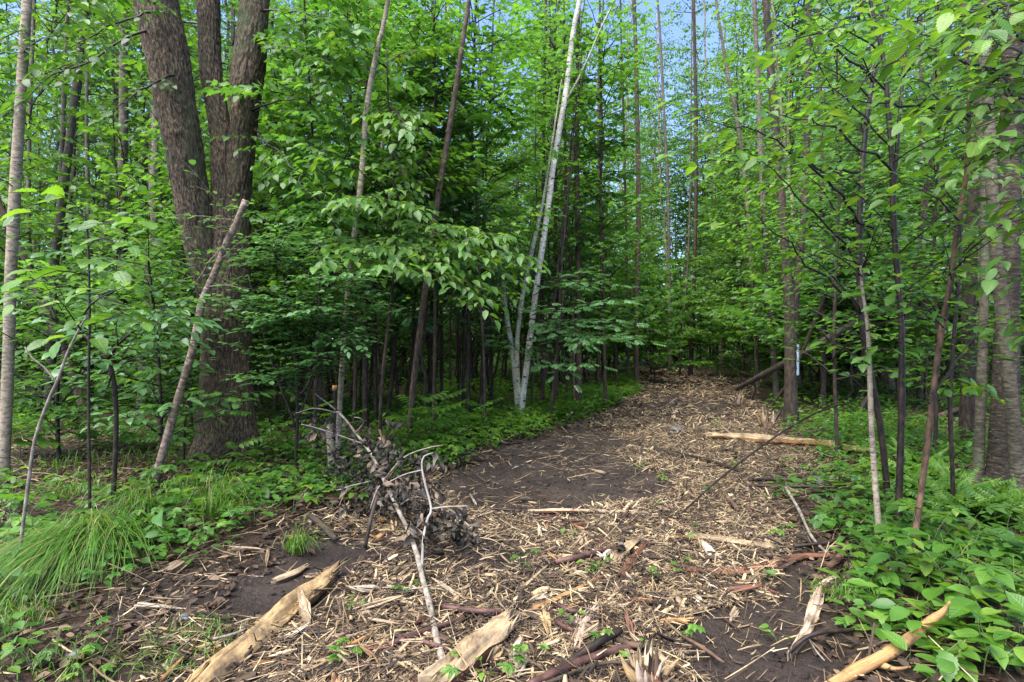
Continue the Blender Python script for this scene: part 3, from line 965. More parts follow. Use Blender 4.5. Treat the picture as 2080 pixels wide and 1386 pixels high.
NAMED = [
    # name, label, stems, depth, bark, top
    ('dark_tree', 'dark brown trunk leaning right just in front of the white birch clump', [[(830, 905, 19), (838, 800, 18), (852, 680, 18), (868, 560, 18), (890, 400, 18), (918, 230, 16), (942, 70, 14), (958, -50, 13)]], 7.5, 'bark_brown'),
    ('young_birch', 'thin whitish birch stem rising behind the heap of withered leaves', [[(688, 870, 13), (698, 700, 13), (712, 540, 13), (733, 370, 13), (745, 220, 13), (768, 90, 11), (792, -20, 10)]], 6.3, 'bark_grey'),
    ('grey_tree', 'straight grey trunk seen between the left birch and the maple', [[(250, 830, 21), (250, 600, 20), (249, 400, 20), (251, 200, 19), (250, 0, 17), (250, -60, 16)]], 12.5, 'bark_slate'),
    ('forked_tree', 'dark forked trunk standing left of the straight grey trunk', [[(100, 830, 22), (104, 650, 20), (110, 540, 19), (128, 400, 18), (148, 230, 17), (165, 90, 15), (182, -40, 13)], [(122, 430, 12), (126, 330, 12), (130, 200, 10), (136, 60, 8)]], 10.5, 'bark_slate'),
    ('leaning_tree', 'dark trunk leaning left at the foot of the bright left undergrowth', [[(190, 892, 20), (160, 800, 18), (128, 710, 17), (84, 610, 16), (40, 500, 15), (0, 420, 14), (-60, 300, 12)]], 8.2, 'bark_dark'),
    ('blazed_tree', 'twin-stemmed dark tree with a pale blue paint blaze beside the trail', [[(1607, 872, 32), (1606, 780, 28), (1606, 660, 28), (1596, 520, 21), (1580, 320, 20), (1567, 160, 17), (1557, 20, 15), (1550, -60, 13)], [(1608, 690, 22), (1616, 600, 19), (1627, 500, 17), (1636, 370, 15), (1641, 200, 13), (1643, 0, 11), (1644, -60, 10)]], 9.0, 'bark_dark'),
    ('slim_tree', 'slim dark tree just left of the blue-blazed twin trunk', [[(1578, 800, 17), (1568, 680, 16), (1556, 520, 16), (1548, 360, 16), (1540, 180, 14), (1534, 40, 12), (1530, -60, 11)]], 14.0, 'bark_slate'),
    ('slim_tree', 'thin grey trunk leaning left against the blue sky gap', [[(1540, 790, 12), (1530, 600, 11), (1516, 400, 11), (1498, 250, 10), (1478, 150, 9), (1460, 40, 8), (1450, -40, 7)]], 16, 'bark_slate'),
    ('dark_tree', 'dark straight trunk standing at the left bend of the trail', [[(1293, 790, 16), (1293, 620, 14), (1297, 420, 14), (1294, 220, 13), (1290, 60, 12), (1285, -60, 11)]], 16.5, 'bark_brown'),
    ('slim_tree', 'pale slim trunk at the far end of the trail', [[(1361, 760, 10), (1360, 600, 9), (1357, 400, 9), (1350, 250, 8), (1340, 60, 7), (1332, -50, 6)]], 24, 'bark_slate'),
    ('dark_tree', 'dark trunk at the right side of the trail end', [[(1402, 768, 14), (1408, 620, 12), (1413, 440, 11), (1414, 250, 10), (1410, 60, 9), (1408, -50, 8)]], 21.5, 'bark_dark'),
    ('slim_tree', 'thin leaning pale pole between the two trail-end trunks', [[(1380, 765, 7), (1388, 660, 6), (1398, 520, 6), (1402, 380, 5), (1404, 200, 4)]], 22, 'bark_olive'),
    ('dark_tree', 'dark double trunk right behind the white birch stem', [[(1176, 832, 18), (1175, 640, 16), (1173, 420, 15), (1172, 220, 13), (1176, 0, 11), (1178, -60, 10)], [(1166, 820, 9), (1163, 600, 9), (1150, 420, 8), (1148, 250, 7)]], 11.6, 'bark_brown'),
    ('dark_tree', 'thick dark trunk in front of the pale trunks at right', [[(1966, 908, 34), (1966, 780, 30), (1968, 600, 28), (1976, 440, 26), (1986, 300, 23), (1994, 120, 20), (2000, -60, 18)]], 7.5, 'bark_dark'),
    ('yellow_birch', 'stout dark birch trunk with peeling pale curls by the right edge', [[(2036, 1020, 66), (2040, 900, 56), (2044, 720, 50), (2048, 520, 46), (2052, 330, 44), (2056, 140, 42), (2060, -60, 38)]], 5.2, 'bark_yellowbirch'),
    ('grey_birch', 'light grey birch leaning against the stout dark birch', [[(2074, 1045, 34), (2062, 900, 30), (2048, 760, 28), (2034, 620, 27), (2020, 460, 25), (2012, 330, 24), (2004, 120, 20), (1998, -60, 18)]], 4.85, 'bark_olive'),
    ('grey_birch', 'narrow grey birch left of the stout dark birch', [[(1986, 1005, 26), (1990, 880, 22), (1996, 720, 20), (2000, 560, 19), (2000, 400, 18), (1996, 200, 16), (1994, -60, 13)]], 5.3, 'bark_olive'),
    ('dark_tree', 'dark trunk directly behind the small fern patch', [[(1672, 832, 17), (1672, 700, 15), (1670, 520, 14), (1668, 300, 12), (1664, 100, 10), (1660, -40, 9)]], 11.6, 'bark_dark'),
    ('dark_tree', 'dark trunk between the two pale right saplings', [[(1868, 830, 16), (1870, 700, 14), (1872, 520, 13), (1872, 300, 11), (1870, 60, 9)]], 11.9, 'bark_dark'),
    ('dark_tree', 'leaning dark trunk behind the reddish right sapling', [[(1840, 876, 15), (1828, 780, 13), (1842, 640, 12), (1868, 500, 11), (1890, 330, 10), (1900, 100, 8)]], 9.2, 'bark_dark'),
    ('dark_tree', 'thick black trunk of the thicket right of the young birch', [[(742, 872, 18), (742, 700, 16), (741, 520, 15), (744, 330, 13), (746, 100, 11)]], 9.3, 'bark_dark'),
    ('dark_tree', 'straight black trunk close beside the thicket trunk', [[(764, 862, 12), (762, 700, 11), (760, 500, 10), (764, 320, 9), (770, 100, 8)]], 9.8, 'bark_dark'),
    ('dark_tree', 'black trunk tilting right behind the dead branch', [[(786, 860, 13), (800, 720, 12), (812, 560, 11), (822, 380, 10), (838, 150, 8)]], 9.9, 'bark_dark'),
    ('dark_tree', 'dark trunk just right of the leaning brown trunk', [[(872, 830, 12), (874, 700, 11), (880, 520, 10), (884, 300, 9), (880, 80, 8)]], 12, 'bark_dark'),
    ('dark_tree', 'dark trunk left of the birch clump with a straight bole', [[(896, 822, 11), (897, 700, 10), (894, 520, 10), (900, 300, 9), (906, 60, 8)]], 12.6, 'bark_dark'),
    ('dark_tree', 'thin dark trunk halfway between brown trunk and birches', [[(932, 815, 9), (930, 680, 8), (934, 500, 8), (930, 300, 7), (934, 60, 6)]], 13.2, 'bark_dark'),
    ('dark_tree', 'dark trunk rising inside the birch clump', [[(1100, 826, 14), (1102, 700, 12), (1100, 520, 12), (1104, 330, 10), (1108, 60, 8)]], 12.4, 'bark_dark'),
    ('dark_tree', 'dark trunk between birches and trail bend', [[(1215, 812, 11), (1216, 680, 10), (1222, 500, 9), (1216, 300, 8), (1218, 60, 7)]], 14.5, 'bark_dark'),
    ('dark_tree', 'curving thin dark trunk at the trail bend', [[(1254, 800, 11), (1250, 700, 9), (1236, 560, 8), (1222, 440, 7), (1216, 300, 6), (1222, 120, 5)]], 15.5, 'bark_dark'),
    ('dark_tree', 'dark trunk beside the straight trunk at the bend', [[(1274, 795, 9), (1276, 660, 8), (1272, 480, 8), (1268, 300, 7), (1262, 80, 6)]], 16.2, 'bark_dark'),
    ('slim_tree', 'slim grey trunk above the round-leaved shrub', [[(650, 860, 13), (652, 700, 12), (660, 500, 11), (664, 300, 10), (660, 100, 9), (662, -40, 8)]], 10.5, 'bark_slate'),
    ('dark_tree', 'dark trunk close behind the right of the maple', [[(560, 860, 14), (558, 700, 12), (552, 500, 11), (548, 300, 10), (552, 60, 8)]], 10.8, 'bark_dark'),
    ('dark_tree', 'dark trunk behind the round-leaved shrub', [[(612, 850, 12), (614, 700, 11), (610, 500, 10), (606, 300, 9), (610, 60, 8)]], 12.0, 'bark_dark'),
    ('slim_tree', 'thin dark trunk left of the straight grey trunk', [[(182, 820, 12), (184, 650, 11), (180, 450, 10), (176, 250, 9), (180, 20, 8)]], 12.8, 'bark_slate'),
    ('slim_tree', 'thin dark trunk between straight grey trunk and maple', [[(306, 820, 12), (306, 600, 11), (304, 420, 10), (308, 220, 9), (304, 20, 8)]], 13.4, 'bark_slate'),
    ('slim_tree', 'thin trunk behind the pale left birch', [[(70, 840, 14), (64, 600, 12), (58, 420, 11), (62, 200, 10), (70, 0, 9)]], 11.2, 'bark_slate'),
]
hero_paths = []
for k, (nm, lb, st, dd, bk) in enumerate(NAMED):
    wf = .85 if nm in ('blazed_tree', 'grey_tree', 'yellow_birch', 'grey_birch', 'forked_tree', 'leaning_tree') or (dd < 8 and nm != 'dark_tree') else .85 if 'pale trunks at right' in lb else .68
    st = [[(a_, b_, c_ * wf) for a_, b_, c_ in q_] for q_ in st]
    r_, p_ = trunk_tree(nm, lb, 'tree', st, dd, bk, group='named trunks of the wood' if False else None, seed=10 + k, sides=20 if dd < 6 else 14, top=4.0)
    hero_paths.append((r_, p_, dd))
# blaze paint on the twin tree
bz = [r for r, _p, _d in hero_paths if r.name.startswith('blazed_tree')][0]
mb = MB()
for z0, z1 in ((700, 762),):
    c = P(1607, 0, 9.0)[0]
    rr = 0.113
    a = np.radians(np.linspace(-72, -18, 9))
    zz = np.array([P(0, y, 9.0)[2] for y in np.linspace(z1, z0, 10)])
    wv = 1 + 0.12 * np.sin(np.arange(10) * 2.1)
    A, Z = np.meshgrid(a, zz)
    A = A.mean() + (A - A.mean()) * wv[:, None]
    V = np.stack([c + rr * np.cos(A), 9.0 + rr * np.sin(A), Z], -1).reshape(-1, 3)
    V2 = np.stack([c + (rr - 0.03) * np.cos(A), 9.0 + (rr - 0.03) * np.sin(A), Z], -1).reshape(-1, 3)
    i, j = np.meshgrid(np.arange(9), np.arange(8), indexing='ij')
    F = np.stack([i * 9 + j, i * 9 + j + 1, (i + 1) * 9 + j + 1, (i + 1) * 9 + j], -1).reshape(-1, 4)
    mb.add(V, [F])
    mb.obj('paint_blaze', M['blaze'], bz)

# ---------------------------------------------------------------- saplings with traced stems and sprays
def sapling(name, label, cat, stems, d, bark, sprays, leaf, leafmat, near, far, top=None, group=None, extra=None, seed=0.0, twig='bark_wet', sides=10, most=300, min_px=12, step=0.05, multi=2, **kw):
    stems = [[(a_, b_, c_ * (1.0 if bark == 'bark_wet' and d < 5 else .82)) for a_, b_, c_ in q_] for q_ in stems]
    root, paths = trunk_tree(name, label, cat, stems, d, bark, group, top=top, sides=sides, seed=seed)
    f = Fol()
    g = np.random.default_rng(int(seed * 10) + 5)
    for a, b in sprays:
        for q in range(multi):
            A_, B_ = P(*a), P(*b)
            if q:
                A_ = A_ + [0, 0, g.normal(0, .06)]
                L_ = min(1.0, np.linalg.norm(B_ - A_))
                B_ = B_ + g.normal(0, .22, 3) * L_ * np.array([1, 1.3, .8])
            f.spray(g, A_, B_, leaf, **kw)
    if extra:
        for e in extra:
            side_branches(f, g, paths[e.get('stem', 0)], e['n'], e['z0'], e['z1'], e['len'], e.get('leaf', leaf), az=e.get('az'), **kw)
    finish(root, f, near, far, leafmat, twig, most=most, min_px=min_px)
    return root, paths


# right-hand saplings
sapling('sapling', 'reddish brown slender tree with flaking orange bark among the right saplings', 'sapling',
        [[(1850, 1150, 16), (1868, 1020, 14), (1884, 900, 14), (1900, 760, 13), (1916, 650, 13), (1933, 560, 13), (1946, 450, 12), (1962, 360, 10), (1968, 250, 9), (1966, 130, 8), (1956, 0, 7), (1950, -50, 6)]], 3.55, 'bark_red',
        [((1933, 560, 3.55), (2030, 480, 3.0)), ((1916, 650, 3.55), (1760, 600, 3.2)), ((1946, 450, 3.5), (1830, 380, 2.9)), ((1966, 200, 3.5), (2070, 130, 2.7)), ((1962, 330, 3.5), (2060, 300, 2.9)),
         ((1965, 130, 3.5), (1850, 60, 2.9)), ((1955, 20, 3.5), (2080, 10, 2.6)), ((1925, 600, 3.5), (2050, 560, 3.3)), ((1890, 800, 3.5), (2010, 700, 3.6)), ((1967, 240, 3.5), (1850, 160, 2.7)),
         ((1960, 60, 3.5), (2070, 60, 2.4)), ((1966, 150, 3.5), (2075, 230, 2.3))],
        0.094, 'leaf_near', [OV2, OV], MID, seed=61, dens=0.62, twigs=5, hang=0.20, width=0.32)
sapling('sapling', 'black wet sapling forking into two thin stems overhead at right', 'sapling',
        [[(1822, 1112, 14), (1828, 950, 13), (1832, 780, 12), (1830, 650, 11), (1820, 520, 11), (1814, 420, 11), (1812, 340, 10), (1806, 250, 9), (1796, 130, 8), (1778, 50, 7), (1764, -20, 6), (1750, -80, 5)],
         [(1815, 400, 8), (1822, 300, 8), (1832, 180, 7), (1842, 70, 6), (1849, -20, 5), (1852, -80, 5)]], 3.95, 'bark_wet',
        [((1814, 470, 3.95), (1700, 370, 3.5)), ((1810, 300, 3.95), (1660, 160, 3.3)), ((1832, 600, 3.95), (1930, 530, 3.7)), ((1800, 180, 3.9), (1680, 80, 3.2)), ((1790, 110, 3.9), (1640, 20, 3.3)),
         ((1835, 160, 3.9), (1960, 60, 3.2)), ((1826, 260, 3.9), (1930, 170, 3.2)), ((1820, 330, 3.9), (1990, 240, 3.4)), ((1842, 70, 3.9), (1930, -20, 3.0)), ((1830, 700, 3.95), (1730, 640, 3.7)),
         ((1812, 350, 3.9), (1560, 230, 2.7)), ((1780, 60, 3.9), (1580, 110, 2.6)), ((1820, 520, 3.9), (1960, 400, 3.3)), ((1832, 760, 3.9), (1940, 690, 3.8))],
        0.094, 'leaf_near', [OV2, OV], MID, seed=63, multi=1, dens=0.8, twigs=5, hang=0.20, width=0.32)
sapling('sapling', 'black sapling at the trail edge whose long arching branch reaches over the trail', 'sapling',
        [[(1806, 1022, 13), (1790, 880, 12), (1768, 760, 12), (1750, 650, 12), (1746, 520, 12), (1748, 400, 11), (1756, 290, 10), (1768, 190, 9), (1790, 80, 7), (1812, -40, 6)]], 4.7, 'bark_wet',
        [((1750, 560, 4.7), (1500, 300, 3.6)), ((1752, 640, 4.7), (1590, 460, 3.9)), ((1748, 460, 4.7), (1410, 225, 3.3)), ((1749, 380, 4.7), (1630, 330, 4.2)), ((1760, 260, 4.7), (1630, 200, 4.0)),
         ((1766, 200, 4.7), (1640, 120, 4.0)), ((1748, 420, 4.7), (1850, 330, 4.2)), ((1760, 700, 4.7), (1660, 640, 4.4)), ((1780, 820, 4.7), (1690, 740, 4.6)), ((1752, 640, 4.7), (1480, 400, 3.5)),
         ((1790, 90, 4.7), (1700, -20, 4.0)), ((1748, 480, 4.7), (1660, 440, 4.2)), ((1748, 340, 4.7), (1420, 330, 3.3)), ((1775, 140, 4.7), (1870, 60, 4.2)), ((1775, 160, 4.6), (1520, 30, 3.5))],
        0.094, 'leaf_near', [OV2, OV], MID, seed=65, multi=1, dens=0.8, twigs=5, hang=0.24, width=0.30)
sapling('sapling', 'pale grey barked sapling nearest the mud at the trail edge', 'sapling',
        [[(1792, 1162, 17), (1784, 1060, 14), (1776, 960, 13), (1770, 860, 12), (1766, 740, 11), (1762, 660, 9), (1752, 590, 7), (1748, 540, 5)]], 3.6, 'bark_grey',
        [((1766, 740, 3.6), (1660, 690, 3.3)), ((1762, 640, 3.6), (1860, 590, 3.2)), ((1750, 560, 3.6), (1660, 500, 3.3)), ((1750, 550, 3.6), (1800, 460, 3.3))],
        0.094, 'leaf_near', [OV, OV2], MID, seed=67, dens=0.62, twigs=5, hang=0.20, width=0.32)
sapling('sapling', 'leafy sapling standing between reddish tree and stout birch', 'sapling',
        [[(1935, 960, 8), (1930, 820, 8), (1938, 680, 7), (1950, 540, 6), (1956, 400, 5), (1970, 250, 4)]], 4.5, 'bark_wet',
        [((1938, 700, 4.5), (2040, 640, 4.2)), ((1930, 800, 4.5), (1850, 760, 4.3)), ((1945, 600, 4.5), (1850, 520, 4.2)), ((1950, 520, 4.5), (2060, 430, 4.0)), ((1955, 420, 4.5), (1870, 340, 4.1)), ((1960, 350, 4.5), (2060, 360, 3.6)), ((1968, 270, 4.5), (1900, 210, 4.0)), ((1932, 760, 4.5), (2030, 800, 4.4))],
        0.094, 'leaf_near', [OV2, OV], MID, seed=68, dens=0.95, twigs=6, hang=0.24, width=0.35)
sapling('sapling', 'young tree with bright yellow-green leaves overhanging the upper right corner', 'sapling',
        [[(2170, 1180, 14), (2160, 800, 12), (2140, 400, 10), (2120, 100, 8), (2100, -80, 6)]], 3.4, 'bark_dark',
        [((2130, 250, 3.4), (1990, 170, 2.4)), ((2125, 180, 3.4), (1980, 90, 2.3)), ((2120, 100, 3.4), (1960, 20, 2.4)), ((2135, 330, 3.4), (2030, 280, 2.2)), ((2118, 60, 3.4), (2030, 30, 2.0)), ((2140, 420, 3.4), (2040, 440, 2.6)), ((2150, 560, 3.4), (2040, 580, 3.0)), ((2150, 640, 3.4), (2060, 700, 3.0))],
        0.094, 'leaf_lush', [OV2, OV], MID, seed=69, dens=0.8, twigs=5, hang=0.32, width=0.34)
sapling('sapling', 'bushy young tree behind the black trail-edge sapling', 'sapling',
        [[(1700, 900, 9), (1694, 700, 8), (1700, 500, 7), (1708, 320, 6), (1700, 150, 5), (1704, 0, 4)]], 6.6, 'bark_dark', [], 0.094, 'leaf_mid', [OV2, OV], MID, seed=70, dens=0.9, twigs=7,
        extra=[dict(n=55, z0=0.9, z1=5.2, len=1.2)], most=150)
sapling('sapling', 'bushy young tree filling the gap left of the stout birch', 'sapling',
        [[(1900, 905, 9), (1904, 700, 8), (1898, 500, 7), (1906, 300, 6), (1900, 100, 5), (1904, -20, 4)]], 6.4, 'bark_dark', [], 0.094, 'leaf_mid', [OV2, OV], MID, seed=71, dens=0.9, twigs=7,
        extra=[dict(n=58, z0=0.7, z1=5.2, len=1.1)], most=150)
sapling('sapling', 'young tree crowded against the right edge behind the birches', 'sapling',
        [[(2110, 905, 9), (2104, 700, 8), (2112, 500, 7), (2100, 300, 6), (2104, 100, 5), (2110, -20, 4)]], 6.2, 'bark_dark', [], 0.094, 'leaf_mid', [OV2, OV], MID, seed=72, dens=0.9, twigs=7,
        extra=[dict(n=58, z0=0.6, z1=5.2, len=1.1)], most=120)
# left-hand saplings
sapling('sapling', 'thin bent black sapling with wet bark in front of the left undergrowth', 'sapling',
        [[(228, 1045, 10), (234, 930, 9), (236, 840, 9), (230, 770, 9), (216, 730, 8), (196, 705, 7), (170, 680, 6), (140, 655, 5)],
         [(217, 732, 7), (240, 700, 6), (268, 675, 5), (300, 650, 4), (330, 625, 3)]], 4.6, 'bark_wet',
        [((170, 680, 4.6), (60, 640, 4.2)), ((196, 705, 4.6), (150, 640, 4.1)), ((268, 675, 4.6), (330, 640, 4.1)), ((300, 650, 4.6), (390, 610, 4.2)), ((216, 730, 4.6), (120, 720, 4.2)), ((225, 750, 4.6), (310, 720, 4.3)),
         ((232, 790, 4.6), (150, 780, 4.4)), ((240, 700, 4.6), (240, 640, 4.0)), ((300, 650, 4.6), (360, 680, 4.2)), ((140, 655, 4.6), (90, 580, 4.4))],
        0.095, 'leaf_alder', [OV, OV2], MID, seed=73, dens=1.1, twigs=6, hang=0.17, width=0.4)
sapling('sapling', 'thin brown sapling forking near its top beside the left birch', 'sapling',
        [[(32, 1200, 9), (44, 1090, 8), (58, 980, 8), (72, 890, 7), (98, 815, 7), (116, 775, 7), (136, 720, 6), (160, 670, 5), (178, 640, 4)],
         [(116, 778, 5), (88, 745, 4), (66, 728, 4), (50, 705, 3)]], 3.3, 'bark_pale',
        [((178, 640, 3.3), (280, 580, 2.9)), ((160, 670, 3.3), (100, 590, 2.9)), ((50, 705, 3.3), (-30, 660, 3.1))], 0.085, 'leaf_lush', [LANCE, OV], MID, seed=74, multi=1, dens=0.6, twigs=4, hang=0.17)
sapling('sapling', 'sparse sapling of long bright lance leaves in front of the left trunks', 'sapling',
        [[(182, 1000, 6), (180, 800, 5), (182, 640, 5), (180, 520, 4), (176, 460, 4), (170, 430, 3)]], 4.0, 'bark_wet',
        [((176, 462, 4.0), (282, 462, 3.4)), ((175, 440, 4.0), (70, 430, 3.5)), ((172, 432, 4.0), (120, 395, 3.6)), ((180, 500, 4.0), (250, 500, 3.4)), ((181, 560, 4.0), (70, 570, 3.3)), ((181, 530, 4.0), (240, 545, 3.5)),
         ((181, 590, 4.0), (60, 600, 3.3)), ((182, 620, 4.0), (260, 590, 3.4)), ((180, 660, 4.0), (270, 650, 3.4)), ((182, 680, 4.0), (120, 690, 3.5))],
        0.15, 'leaf_lush', [LANCE, OV2], MID, seed=75, multi=1, dens=0.55, twigs=3, hang=0.15, width=0.3)
sapling('sapling', 'bushy light green undergrowth sapling between the left birch and the maple', 'sapling',
        [[(330, 960, 9), (326, 820, 8), (320, 700, 7), (310, 600, 6), (300, 520, 5)]], 5.9, 'bark_wet', [], 0.11, 'leaf_alder', [OV, OV2], MID, seed=76, dens=1.1, twigs=7, hang=0.17,
        extra=[dict(n=50, z0=0.35, z1=2.4, len=0.95)], most=200)
sapling('sapling', 'low bushy sapling behind the bent black sapling', 'sapling',
        [[(120, 930, 9), (116, 820, 8), (120, 720, 7), (116, 640, 6), (110, 560, 5)]], 6.4, 'bark_wet', [], 0.11, 'leaf_mid', [OV, OV2], MID, seed=77, dens=1.0, twigs=7, hang=0.17,
        extra=[dict(n=50, z0=0.3, z1=2.2, len=1.0)], most=160)
sapling('sapling', 'bushy sapling with dark leaves close behind the maple foot at left', 'sapling',
        [[(390, 880, 9), (384, 760, 8), (380, 640, 7), (372, 520, 6), (366, 460, 4)]], 8.2, 'bark_dark', [], 0.12, 'leaf_mid', [OV, OV2], MID, seed=78, dens=1.0, twigs=7, hang=0.17,
        extra=[dict(n=55, z0=0.3, z1=3.0, len=1.2)], most=120)
# the round-leaved shrub right of the maple
sapling('alder_shrub', 'dense shrub of small round grey-green leaves right of the maple trunk', 'shrub',
        [[(600, 955, 9), (604, 850, 8), (600, 740, 7), (590, 640, 6), (570, 540, 5), (540, 440, 4)], [(602, 860, 7), (640, 760, 6), (668, 660, 5), (680, 560, 4), (690, 480, 3)], [(602, 870, 6), (560, 760, 5), (530, 660, 4), (505, 560, 4)]], 5.9, 'bark_wet',
        [((590, 640, 5.9), (480, 560, 5.2)), ((600, 700, 5.9), (500, 650, 5.2)), ((570, 540, 5.9), (470, 470, 5.3)), ((600, 720, 5.9), (700, 640, 5.2)), ((640, 740, 5.9), (740, 700, 5.3)), ((668, 650, 5.9), (760, 600, 5.3)),
         ((680, 570, 5.9), (740, 510, 5.3)), ((580, 590, 5.9), (640, 500, 5.1)), ((560, 520, 5.9), (620, 440, 5.2)), ((600, 680, 5.9), (600, 590, 4.9)), ((590, 640, 5.9), (540, 600, 4.9)), ((620, 700, 5.9), (660, 620, 4.9)),
         ((602, 760, 5.9), (540, 700, 5.0)), ((640, 700, 5.9), (690, 560, 5.3)), ((545, 460, 5.9), (470, 400, 5.4)), ((600, 780, 5.9), (660, 720, 5.0)), ((600, 660, 5.9), (450, 600, 5.0)), ((560, 560, 5.9), (560, 470, 5.0)), ((640, 640, 5.9), (730, 560, 5.1)),
         ((600, 800, 5.9), (530, 760, 5.2)), ((668, 640, 5.8), (700, 700, 5.0)), ((580, 560, 5.9), (520, 520, 5.0))],
        0.062, 'leaf_alder', [ROUND, OV], MIDR, seed=79, dens=1.0, twigs=13, hang=0.17, width=0.42)
# maple saplings in the middle
sapling('maple_sapling', 'maple sapling holding a fan of pale green leaves before the brown leaning trunk', 'sapling',
        [[(770, 905, 9), (776, 780, 9), (790, 650, 8), (800, 560, 7), (805, 470, 6), (800, 380, 5), (790, 250, 5), (786, 100, 4)]], 7.0, 'bark_dark',
        [((800, 540, 7.0), (960, 520, 5.6)), ((800, 500, 7.0), (1050, 520, 5.7)), ((802, 520, 7.0), (860, 560, 5.5)), ((804, 470, 7.0), (940, 475, 5.7)), ((800, 510, 6.9), (1000, 490, 5.9)), ((802, 500, 6.9), (900, 540, 5.4)), ((804, 480, 6.9), (800, 520, 5.5)),
         ((800, 400, 7.0), (1010, 380, 8.7)), ((798, 360, 7.0), (930, 330, 8.6)), ((795, 300, 7.0), (830, 400, 6.4)), ((792, 260, 7.0), (920, 230, 8.6)), ((790, 200, 7.0), (690, 240, 7.6)), ((786, 120, 7.0), (900, 110, 8.4)),
         ((800, 400, 7.0), (720, 410, 5.8)), ((805, 440, 7.0), (840, 420, 5.8)), ((790, 230, 7), (840, 300, 5.8)), ((786, 140, 7), (700, 90, 6))],
        0.118, 'leaf_near', [OV2, MAPLE, OV2], MID, seed=81, dens=1.0, twigs=7, hang=0.34, width=0.36)
sapling('maple_sapling', 'tall maple sapling with tiered leafy boughs right behind the maple', 'sapling',
        [[(640, 900, 10), (642, 740, 9), (650, 560, 8), (640, 380, 7), (630, 200, 6), (620, 40, 5), (616, -60, 4)]], 7.4, 'bark_dark',
        [((640, 380, 7.4), (700, 440, 6.2)), ((650, 440, 7.4), (540, 440, 6.4)), ((636, 300, 7.4), (760, 330, 7.4)), ((632, 240, 7.4), (720, 270, 6.4)), ((630, 200, 7.4), (740, 150, 7.4)), ((630, 210, 7.4), (550, 250, 6.4)), ((626, 130, 7.4), (730, 120, 6.2)),
         ((622, 60, 7.4), (720, 60, 6.2)), ((620, 40, 7.4), (560, 90, 6.4)), ((640, 420, 7.4), (700, 480, 6.1)), ((640, 360, 7.4), (560, 350, 6.2)), ((625, 100, 7.4), (660, 160, 6)), ((618, 0, 7.4), (730, -10, 6.2)), ((645, 470, 7.4), (600, 440, 6.0)), ((636, 290, 7.3), (660, 380, 5.9))],
        0.118, 'leaf_mid', [MAPLE, OV2], MAPLE, seed=83, dens=1.05, twigs=8, hang=0.34, width=0.38)
sapling('maple_sapling', 'maple sapling with dark leaves hanging behind the young birch stem', 'sapling',
        [[(720, 860, 10), (722, 640, 9), (716, 420, 8), (712, 220, 7), (710, 20, 6), (708, -80, 5)]], 9.0, 'bark_dark', [], 0.118, 'leaf_mid', [MAPLE, OV2], MAPLE, seed=85, dens=1.0, twigs=7, hang=0.29,
        extra=[dict(n=71, z0=2.4, z1=7.0, len=1.5)], most=100)
sapling('maple_sapling', 'leafy maple sapling rising behind the left birch stem of the clump', 'sapling',
        [[(950, 850, 10), (952, 640, 9), (956, 420, 8), (960, 220, 7), (966, 20, 6), (970, -80, 5)]], 9.8, 'bark_dark', [], 0.118, 'leaf_mid', [MAPLE, OV2], MAPLE, seed=87, dens=1.0, twigs=7, hang=0.29,
        extra=[dict(n=71, z0=2.2, z1=7.0, len=1.5)], most=100)
sapling('maple_sapling', 'maple sapling with layered boughs between the brown trunk and the birches', 'sapling',
        [[(880, 870, 9), (884, 640, 8), (880, 420, 7), (884, 220, 6), (880, 20, 5)]], 8.6, 'bark_dark', [], 0.118, 'leaf_mid', [MAPLE, OV2], MAPLE, seed=88, dens=1.0, twigs=7, hang=0.29,
        extra=[dict(n=63, z0=2.6, z1=6.4, len=1.3)], most=100)
sapling('maple_sapling', 'young maple with light boughs just right of the white birch', 'sapling',
        [[(1230, 820, 9), (1226, 640, 8), (1220, 440, 7), (1222, 240, 6), (1216, 40, 5)]], 11.5, 'bark_dark', [], 0.118, 'leaf_mid', [MAPLE, OV2], MAPLE, seed=89, dens=1.0, twigs=7, hang=0.29,
        extra=[dict(n=71, z0=1.6, z1=7.6, len=1.4)], most=60)
sapling('maple_sapling', 'young maple with boughs over the left edge of the far trail', 'sapling',
        [[(1130, 828, 9), (1132, 640, 8), (1128, 440, 7), (1130, 240, 6), (1126, 40, 5)]], 12.0, 'bark_dark', [], 0.118, 'leaf_mid', [MAPLE, OV2], MAPLE, seed=90, dens=1.0, twigs=7, hang=0.29,
        extra=[dict(n=71, z0=2.0, z1=8.6, len=1.5)], most=60)

